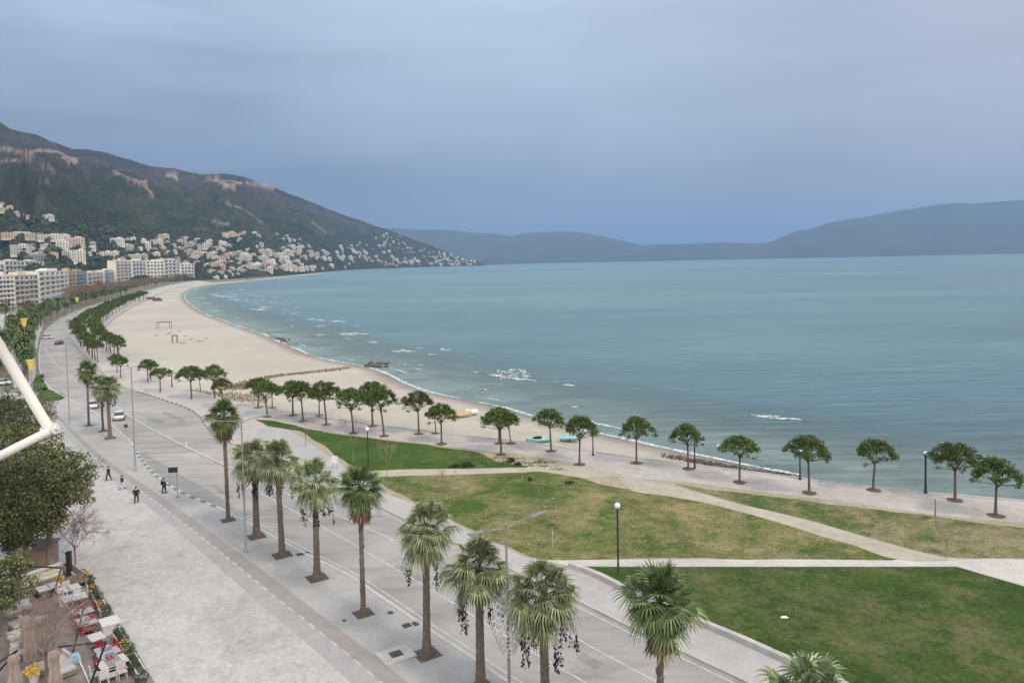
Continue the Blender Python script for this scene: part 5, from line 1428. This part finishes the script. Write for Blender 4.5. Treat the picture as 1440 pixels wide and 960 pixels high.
def fill(poly, n, shapes, cols, mind=3.0):
    xs = [p[0] for p in poly]; ys = [p[1] for p in poly]; tries = 0; c = 0
    while c < n and tries < 8000:
        tries += 1; x, y = rr.uniform(min(xs), max(xs)), rr.uniform(min(ys), max(ys))
        if not inpoly(x, y, poly): continue
        if any(abs(x-h[0]) < mind*1.5 and abs(y-h[1]) < mind*.75 for h in HL): continue
        HL.append((x, y, rr.choice(shapes), rr.choice(cols))); c += 1
CO = ['white','white','off-white','cream','white','white','off-white','beige','cream','pale pink']
fill([(28,345),(130,345),(150,362),(270,362),(300,384),(270,372),(150,366),(28,362)], 22, [1,2,3,5,0], CO, 6)
fill([(130,330),(200,336),(340,342),(360,360),(360,382),(310,384),(200,360)], 32, [0,0,1,5,5], CO, 4)
fill([(185,335),(280,338),(355,352),(360,382),(310,384),(280,360),(200,352)], 22, [0,1,2,5,3], CO, 5)
fill([(360,345),(400,345),(440,348),(480,356),(480,376),(440,380),(360,383)], 44, [1,2,2,3,0,5], CO, 2.9)
fill([(320,326),(380,328),(440,342),(470,350),(400,344),(330,338)], 16, [0,0,1,5,2], CO, 4)
fill([(470,345),(520,340),(540,328),(562,332),(600,350),(600,372),(560,374),(480,376)], 84, [0,1,1,2,5], CO+['peach'], 2.4)
fill([(600,350),(640,359),(672,368),(674,373),(600,373)], 50, [0,1,2,5,2], CO, 1.8)
fill([(280,372),(340,378),(355,388),(300,392)], 8, [0,5,1], CO, 5)
HL.sort()
zc = {}; hcount = 0
for (px, py, sh, colr) in HL:
    loc = hit(px, py)
    if loc is None or loc.y > 7500: continue
    me, desc, w_, h_ = SH[sh]; o = bpy.data.objects.new('apartment_block' if sh in (3,4,6) else 'house', me); COL.objects.link(o)
    o.location = (loc.x, loc.y, loc.z-.3); o.rotation_euler = (0,0,math.atan2(loc.y, loc.x)-math.pi/2+rr.uniform(-.5,1.0))
    s = rr.uniform(.75,1.2)*(1.12 if loc.y > 3500 else 1.0 if loc.y > 2000 else .9); o.scale = (s*1.2, s, s*.85)
    o.material_slots[0].link = 'OBJECT'; o.material_slots[0].material = WM[colr]
    z_ = zone(px, py); key = (colr, desc, z_); zc[key] = zc.get(key, 0)+1
    tag(o, '%s %s, %s from left %s' % (colr, desc, nth(zc[key]-1), z_), 'apartment block' if sh in (3,4,6) else 'house', 'hillside buildings'); hcount += 1
print('houses', hcount)

# ---- trees scattered on the lower slope read as one mass
b = MB(); rr = random.Random(3); got = 0
for _ in range(9000):
    px = rr.uniform(-40, 676); 
    lo = 300+px*.09 if px < 350 else 331+(px-350)*.0
    py = rr.uniform(lo, 392 if px < 350 else 378)
    if px > 560: py = rr.uniform(340+(px-560)*.27, 374)
    loc = hit(px, py)
    if loc is None or loc.y < 620 or loc.y > 6500 or loc.z > 330: continue
    if px < 278 and py > 385: continue
    k = rr.uniform(2.2, 5.5)*(1.0 if loc.y < 2500 else 1.5)
    b.blob((loc.x, loc.y, loc.z+k*.5), (k, k, k*.85), 0, .28, 1, rr); got += 1
    if got > 5200: break
tag(b.build('hillside_trees', M_scrub), kind='stuff')
# coast road trees on the headland shore: as separate evergreens
for i, (px, py) in enumerate([(371,383),(378,382),(390,381),(478,377),(486,376.6),(510,375),(518,374.6),(526,374),(533,373.5),(540,373),(548,373),(556,373),(594,372),(602,372),(596,371),(610,371.5)]):
    loc = hit(px, py) or at(px, py); 
    if loc.y > 7000: continue
    bt(1, Vector((loc.x, loc.y, loc.z)), 'dark evergreen clump on the far shore, %s from the left' % nth(i), 'dark evergreens on the far shore', 2.0 if px < 500 else 2.6)

# ================================================================ CAFE TERRACE (bottom left)
TL = [(92,796),(120,800),(150,845),(180,893),(206,940),(222,968),(260,1040),(-60,1120),(-120,960),(-60,850),(20,822)]
sheet('terrace_floor', W(TL), M_terr, .03)
tl0, tl1 = at(112,806), at(262,1042); tv = (tl1-tl0).normalized(); tn = Vector((tv.y, -tv.x, 0)); TA = math.atan2(tv.y, tv.x)
if tn.x > 0: tn = -tn
def tp(px, py, z=0): return at(px, py, z)
# planters along the edge with shrubs and flowers (each planter and plant its own thing)
ED = [(122,818,'flower'),(128,826,'dark'),(131,836,'flower'),(136,843,'dark2'),(140,850,'dark'),(142,861,'flower'),(150,870,'dark2'),(168,900,'dark'),(172,911,'dark2'),(176,917,'flower'),(181,925,'dark'),(187,938,'dark2'),(192,950,'dark'),(200,966,'dark')]
fl = 0; dk = 0
for i, (px, py, kd) in enumerate(ED):
    p = tp(px, py, .03); root = empty('potted_plant', p, TA, None, 'potted plant', 'potted plants along the terrace edge')
    b = MB(); b.lathe([(.22,0),(.30,.42),(.33,.45),(.29,.45),(.27,.38),(0,.36)], n=10); b.build('pot', M_planter if kd == 'flower' else M_clothgrey, root)
    b = MB(); rnd = random.Random(i)
    if kd == 'flower':
        fl += 1; root['label'] = 'potted yellow-orange flowers, %s such pot from the far end of the terrace edge' % nth(fl-1)
        leaf_quads(b, (0,0,.62), .42, 70, .16, rnd, 1, .5); leaf_quads(b, (0,0,.72), .46, 90, .13, rnd, 0, .5); b.build('flowers', [M_flower, M_shrubleaf], root)
    else:
        dk += 1; root['label'] = 'round dark green potted shrub, %s such pot from the far end of the terrace edge' % nth(dk-1)
        for k in range(12): d = rdir(rnd); leaf_quads(b, (d.x*.3, d.y*.3, .75+d.z*.28), .22, 26, .12, rnd, 0, 1)
        b.build('foliage', M_shrubleaf, root)
def planter_box(a, c, lab, w=.55, h=.5):
    p, q = tp(*a), tp(*c); d = q-p; L = d.length; m_ = (p+q)/2; b = MB()
    root = empty('planter_box', (m_.x, m_.y, .03), math.atan2(d.y, d.x), lab, 'planter')
    b.box((0,0,h/2), (L, w, h)); b.box((0,0,h+.02), (L+.06, w+.06, .05)); b.build('box', M_planter, root)
    b = MB(); b.box((0,0,h+.05), (L-.12, w-.12, .03)); b.build('soil', M_soil, root)
planter_box((93,800),(116,818),'long white planter box at the far end of the terrace edge', .7)
b = MB(); b.box((0,0,.35),(1.5,1.2,.7)); b.box((0,0,.73),(1.6,1.3,.06)); o = b.build('storage_box', M_planter); put(o, tp(155,886,.03), TA); tag(o, 'white lidded storage box at the middle bend of the terrace edge', 'storage box')
planter_box((163,897),(178,920),'white planter box just after the middle bend')
planter_box((184,930),(200,957),'white planter box near the bottom end of the terrace edge')
planter_box((133,838),(147,868),'white planter box under the first flowers of the terrace edge')
# balustrade
p, q = tp(28,826), tp(88,806); d = q-p; L = d.length; root = empty('balustrade', (p.x,p.y,.03), math.atan2(d.y, d.x), 'cream balustrade with a row of small balusters at the far end of the terrace', 'balustrade')
b = MB(); b.box((L/2,0,.95),(L,.32,.14)); b.build('rail', M_boatw, root); b = MB(); b.box((L/2,0,.1),(L,.3,.2)); b.build('base', M_boatw, root)
for k in range(20):
    b = MB(); b.lathe([(.07,.2),(.1,.4),(.05,.65),(.07,.88)], ((k+.5)*L/20,0,0), 8); b.build('baluster', WM['cream'], root)
# black steel canopy frame (one structure: posts and beams)
def bar_frame(lab, segs, foot=None):
    root = empty('canopy_frame', segs[0][0][:3] if len(segs[0][0]) > 2 else (0,0,0), 0, lab, 'canopy frame', 'black steel canopy frames over the terrace')
    o0 = Vector(root.location)
    for nm, a, c, w in segs:
        pass
def P3(px, py, yg): # point above ground row yg shown at py
    g = at(px, yg); return Vector((g.x, g.y, zat(g, px, py)))
def cframe(lab, parts):
    o = parts[0][1]; root = empty('canopy_frame', (o.x, o.y, 0), 0, lab, 'canopy frame', 'black steel canopy frames over the terrace')
    for nm, a, c, w in parts:
        b = MB(); b.tube([a-Vector((o.x,o.y,0)), c-Vector((o.x,o.y,0))], w, 4); b.build(nm, M_black, root)
g1 = at(68,862); t1 = Vector((g1.x+.0, g1.y, 2.9)); 
def frame_at(foot, head, beam_to, lab, foot2=None):
    """foot: ground px; head: where post top shows; beam_to: px where the beam ends"""
    g = at(*foot); 
    # post vertical: pick the height so the top shows at the given row, then lean it so it shows at head px
    z = 2.9; tp_ = at(head[0], head[1], z); be = at(beam_to[0], beam_to[1], z)
    parts = [('post', Vector((g.x,g.y,.03)), tp_, .07), ('beam', tp_, be, .07)]
    cframe(lab, parts)
frame_at((68,862),(86,798),(25,795),'black steel frame crossing in front of the cream balustrade')
frame_at((101,925),(118,853),(62,862),'black steel frame whose post stands on the light blue base')
frame_at((125,968),(149,902),(82,909),'black steel frame nearest the bottom edge, over the striped cloths')
frame_at((-20,965),(24,914),(-30,950),'short black steel frame piece at the lower left edge')
b = MB(); b.box((0,0,.12),(1.1,.9,.24)); b.box((0,0,.3),(.6,.5,.14)); o = b.build('post_base', M_blue); put(o, tp(102,928,.03), TA); tag(o, 'light blue square base under a black frame post', 'post base')
# white line on the floor (rolled screen) and tarp
p, q = tp(110,926), tp(126,962); 
b = MB(); d = q-p; b.tube([(0,0,.06),(d.x,d.y,.06)], .06, 8); o = b.build('white_rail', M_boatw); put(o, (p.x,p.y,.03)); tag(o, 'thin white floor rail running from the light blue base', 'rail')
# tables & chairs
def chair(mat):
    root = empty('terrace_chair', cat='chair'); b = MB(); b.box((0,0,.45),(.5,.5,.07)); b.build('seat', mat, root)
    b = MB(); b.box((0,.24,.75),(.5,.06,.5)); b.build('backrest', mat, root)
    for x in (-.21,.21):
        for y in (-.21,.21): b = MB(); b.box((x,y,.21),(.04,.04,.42)); b.build('leg', mat, root)
        b = MB(); b.box((x*1.15,0,.64),(.05,.45,.04)); b.build('armrest', mat, root)
    return root
def table(mat, w=.9, d=.9):
    root = empty('terrace_table', cat='table'); b = MB(); b.box((0,0,.74),(w,d,.05)); b.build('tabletop', mat, root)
    b = MB(); b.box((0,0,.37),(.08,.08,.7)); b.build('leg', M_black, root); b = MB(); b.box((0,0,.03),(.5,.5,.04)); b.build('base', M_black, root); return root
cr_ = chair(M_red); cwt = chair(M_whiteplastic); tbl = table(M_greyplastic); tbw = table(M_whiteplastic, 1.1, .8)
first = {}
def place(src, px, py, rz, lab, grp, sc=.95):
    if src.name not in first: first[src.name] = 1; return put(src, tp(px, py, .03), rz, sc, lab, grp)
    return copy_tree(src, None, tp(px, py, .03), rz, sc, lab, grp)
reds = [(107,873),(116,866),(124,868),(130,864),(112,889),(119,893),(124,882),(131,887),(138,929),(141,920),(150,921),(157,917),(161,922),(140,948),(146,944),(154,943),(163,939),(172,936)]
reds.sort(key=lambda t: t[1])
for i, (px, py) in enumerate(reds): place(cr_, px, py, TA+R(90)*(i % 4)+R(10), 'red terrace chair, %s counting from the far end of the cafe' % nth(i), 'red terrace chairs')
for i, (px, py) in enumerate([(112,872),(121,873),(117,886),(126,889),(146,929),(155,929),(150,937),(160,934)]):
    place(tbl, px, py, TA+R(5), 'grey-blue topped table among the red chairs, %s from the far end' % nth(i), 'grey tables among the red chairs', 1.1)
for i, (px, py) in enumerate([(89,843),(104,839),(112,852),(97,856),(62,841),(76,836),(150,951),(160,947),(168,944),(136,911)]):
    place(tbw, px, py, TA+R(5), 'white square table, %s in order from the far end of the terrace' % nth(i), 'white terrace tables', 1.15)
for i, (px, py) in enumerate([(84,850),(94,836),(100,849),(108,846),(118,842),(90,858),(133,958),(146,962),(158,958),(172,953)]):
    place(cwt, px, py, TA+R(90)*(i % 4), 'white cushioned chair, %s in order from the far end of the terrace' % nth(i), 'white terrace chairs', 1.1)
# brown sofa bench
for px, py, lab in ((66,834,'dark brown low bench in front of the cream balustrade'),(103,826,'dark low bench beside the first flower pots')):
    root = empty('bench', tp(px, py, .03), TA+R(90), lab, 'bench'); b = MB(); b.box((0,0,.4),(1.9,.6,.12)); b.build('seat', M_wood, root)
    b = MB(); b.box((0,.3,.7),(1.9,.08,.5)); b.build('backrest', M_wood, root)
    for x in (-.8,.8): b = MB(); b.box((x,0,.18),(.1,.5,.34)); b.build('leg', M_black, root)
# warm flower pots beside the benches
for px, py, lab in ((84,828,'orange flower pot by the brown bench in the middle of the terrace'),(48,958,'big yellow flower arrangement at the bottom left')):
    root = empty('flower_pot', tp(px, py, .03), 0, lab, 'flower pot'); b = MB(); b.lathe([(.25,0),(.35,.5),(.3,.5),(0,.42)], n=10); b.build('pot', M_planter, root)
    b = MB(); leaf_quads(b, (0,0,.8), .6, 160, .2, random.Random(int(px)), 0, .6); b.build('flowers', M_flower, root)
# folded parasols
def parasol(px, yb, yt, lab, grp='folded beige parasols'):
    p = at(px, yb, .03); h = zat(p, px, yt); root = empty('folded_parasol', p, random.uniform(0,3), lab, 'parasol', grp)
    b = MB(); b.lathe([(.35,0),(.35,.08),(.05,.1),(.03,h)], n=10); b.build('pole', M_wood, root)
    b = MB(); n = 16; vs = []; hs = [h*.30, h*.45, h*.62, h*.8, h*.92, h*1.0, h*1.03]; rs = [.30,.34,.26,.22,.30,.22,.02]
    for r, z in zip(rs, hs):
        for k in range(n):
            a = 2*math.pi*k/n; rr_ = r*(1+(.28 if k % 2 else -.15)); vs.append((math.cos(a)*rr_, math.sin(a)*rr_, z))
    b.add(vs, [(i*n+k, i*n+(k+1)%n, (i+1)*n+(k+1)%n, (i+1)*n+k) for i in range(6) for k in range(n)]); b.build('canopy', M_canvas, root)
for px, yb, yt, lab in [(22,985,922,'folded beige parasol nearest the lower left corner'),(44,950,872,'folded beige parasol behind the bare tree, left of the trunk'),(79,985,916,'folded beige parasol right of the bare tree trunk at the bottom edge'),
       (38,925,868,'folded parasol with pinkish canopy farther back, left group'),(58,925,868,'folded parasol with grey-pink canopy beside the bare tree top')]:
    parasol(px, yb, yt, lab)
# pale cushions/sofas at the left
for i, (px, py) in enumerate([(18,866),(32,861),(24,885),(26,903),(26,915),(30,925),(86,935),(92,950),(60,945)]):
    root = empty('lounge_sofa', tp(px, py, .03), TA+R(90)*(i % 2)+R(12), 'pale lounge sofa, %s in order from the far left of the terrace' % nth(i), 'sofa', 'pale lounge sofas')
    b = MB(); b.box((0,0,.25),(1.2,.8,.3)); b.build('base', M_wood, root); b = MB(); b.box((0,-.03,.47),(1.1,.7,.14)); b.build('cushion', M_whiteplastic, root); b = MB(); b.box((0,.36,.62),(1.15,.16,.45)); b.build('backrest', M_whiteplastic, root)
# dark post by the balustrade and its round plant
p = at(98,812); h = zat(p, 98, 776); b = MB(); b.box((0,0,h/2),(.35,.35,h)); b.box((0,0,.05),(.6,.6,.1)); b.box((0,0,h),(.45,.45,.08)); o = b.build('dark_pillar', M_black); put(o, p); tag(o, 'thick black pillar at the right end of the cream balustrade', 'pillar')

# dark kiosk roof and pavilion behind the balustrade
p = at(40,806); root = empty('kiosk', (p.x,p.y,0), R(12), 'small brown-roofed kiosk under the big trees behind the balustrade', 'kiosk')
b = MB(); b.box((0,1.5,1.0),(3,2.6,2.0)); b.build('wall', plain('kiosk_wall', (.36,.23,.18), .9), root)
b = MB(); b.add([(-1.8,0,2.0),(1.8,0,2.0),(1.8,3.0,2.0),(-1.8,3.0,2.0),(-1,1.5,2.6),(1,1.5,2.6)], [(0,1,5,4),(1,2,5),(2,3,4,5),(3,0,4),(3,2,1,0)]); b.build('roof', M_terr, root)

# ================================================================ WHITE STEEL ARM of the viewer's own balcony awning
def nearp(px, py, dist): d = ray(px, py); return CAM+d*dist
e0 = nearp(-60, 388, 2.55); e1 = nearp(70, 604, 2.75); e2 = nearp(-60, 671, 2.35)
root = empty('awning_arm', e1, 0, 'folding white steel awning arm bent at an elbow, entering from the left', 'awning arm')
def rel(p): return p-e1
b = MB(); b.tube([rel(e0), Vector((0,0,0))], [.0185,.0175], 16); b.build('upper_tube', M_white_steel, root, True)
b = MB(); b.tube([Vector((0,0,-.004)), rel(e2)], [.0155,.0155], 16); b.build('lower_tube', M_white_steel, root, True)
b = MB(); d1 = rel(e0).normalized(); d2 = rel(e2).normalized(); nn = d1.cross(d2).normalized()
b.tube([-nn*.024, nn*.024], .0215, 20); b.tube([-nn*.034, nn*.034], .009, 8); b.build('elbow_joint', M_white_steel, root)

# ================================================================ SKY, SUN, HAZE
w = bpy.data.worlds.new('World'); scene.world = w; w.use_nodes = True; nt = w.node_tree; T = NT(nt); bg = nt.nodes['Background']
SUN_EL, SUN_AZ = R(44), R(135)     # azimuth clockwise from +Y
sky = T.n('ShaderNodeTexSky', sky_type='NISHITA'); sky.sun_disc = False; sky.sun_elevation = SUN_EL; sky.sun_rotation = SUN_AZ; sky.air_density = 1.5; sky.dust_density = 2
tc = T.n('ShaderNodeTexCoord'); sp = T.n('ShaderNodeSeparateXYZ'); T.l(tc.outputs['Generated'], sp.inputs[0])
mp = T.n('ShaderNodeMapping'); mp.inputs['Rotation'].default_value = (R(20), R(-14), 0); mp.inputs['Scale'].default_value = (1, 1, 3.2); T.l(tc.outputs['Generated'], mp.inputs[0])
cn1 = T.noise(mp.outputs[0], 1.5, 4, .5, .5)
mp2 = T.n('ShaderNodeMapping'); mp2.inputs['Rotation'].default_value = (R(20), R(-18), 0); mp2.inputs['Scale'].default_value = (.8, 1, 7); T.l(tc.outputs['Generated'], mp2.inputs[0])
cn2 = T.noise(mp2.outputs[0], 3.5, 5, .55, .3)
elev = T.math('ADD', sp.outputs[2], T.math('MULTIPLY', T.math('SUBTRACT', cn1, .5), .30))
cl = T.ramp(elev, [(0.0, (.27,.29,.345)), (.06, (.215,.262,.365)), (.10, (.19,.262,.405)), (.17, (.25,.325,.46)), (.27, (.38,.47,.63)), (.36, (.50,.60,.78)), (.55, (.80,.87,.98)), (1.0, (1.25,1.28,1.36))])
cl = T.mix(1.0, cl, T.ramp(cn2, [(.3, G(.86)), (.7, G(1.13))]), 'MULTIPLY')
# warmer, paler cloud towards the right, low down
rx_ = T.n('ShaderNodeMapRange'); T.l(sp.outputs[0], rx_.inputs[0]); rx_.inputs[1].default_value = .05; rx_.inputs[2].default_value = .60; rx_.inputs[4].default_value = .75
cl = T.mix(rx_.outputs[0], cl, (.50,.51,.60))
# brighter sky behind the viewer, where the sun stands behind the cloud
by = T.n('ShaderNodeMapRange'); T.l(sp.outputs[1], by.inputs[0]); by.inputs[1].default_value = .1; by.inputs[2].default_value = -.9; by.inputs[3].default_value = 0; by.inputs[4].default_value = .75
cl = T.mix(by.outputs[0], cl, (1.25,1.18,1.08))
# luminous thin patch of cloud high in the middle, darker veil low left of it
nv = T.n('ShaderNodeVectorMath', operation='DOT_PRODUCT'); T.l(tc.outputs['Generated'], nv.inputs[0]); v0 = Vector((.05,1,.42)).normalized(); nv.inputs[1].default_value = v0
gl = T.n('ShaderNodeMapRange', interpolation_type='SMOOTHSTEP'); T.l(nv.outputs['Value'], gl.inputs[0]); gl.inputs[1].default_value = .90; gl.inputs[2].default_value = 1.0; gl.inputs[3].default_value = 0; gl.inputs[4].default_value = .45
cl = T.mix(gl.outputs[0], cl, (.54,.63,.78))
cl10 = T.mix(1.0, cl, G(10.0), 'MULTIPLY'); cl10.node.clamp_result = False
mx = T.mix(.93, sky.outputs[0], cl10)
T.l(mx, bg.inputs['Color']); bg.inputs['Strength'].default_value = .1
sl = bpy.data.lights.new('sun', 'SUN'); sl.energy = 1.8; sl.angle = R(10); sl.color = (1, .87, .71)
so = bpy.data.objects.new('sun', sl); COL.objects.link(so)
sd = Vector((math.sin(SUN_AZ)*math.cos(SUN_EL), math.cos(SUN_AZ)*math.cos(SUN_EL), math.sin(SUN_EL)))
so.rotation_euler = sd.to_track_quat('Z', 'Y').to_euler()
HAZE = 7.5e-5
b = MB(); b.box((0, 15000, 560), (62000, 32000, 1130)); hz = b.build('haze', None or M_conc); hz.data.materials.clear()
hm = bpy.data.materials.new('haze_air'); hm.use_nodes = True; hn = hm.node_tree; hn.nodes.clear(); ho = hn.nodes.new('ShaderNodeOutputMaterial'); hv = hn.nodes.new('ShaderNodeVolumePrincipled')
hv.inputs['Color'].default_value = (.34,.52,.80,1); hv.inputs['Density'].default_value = HAZE; hv.inputs['Anisotropy'].default_value = 0
hn.links.new(hv.outputs[0], ho.inputs['Volume']); hz.data.materials.append(hm); tag(hz, kind='stuff')

vs_ = scene.view_settings; vs_.view_transform = 'Standard'; vs_.look = 'None'; vs_.exposure = .2; vs_.gamma = 1; vs_.use_curve_mapping = False
cy = scene.cycles; cy.use_denoising = True; cy.max_bounces = 5; cy.diffuse_bounces = 2; cy.glossy_bounces = 2; cy.transparent_max_bounces = 12; cy.volume_bounces = 1
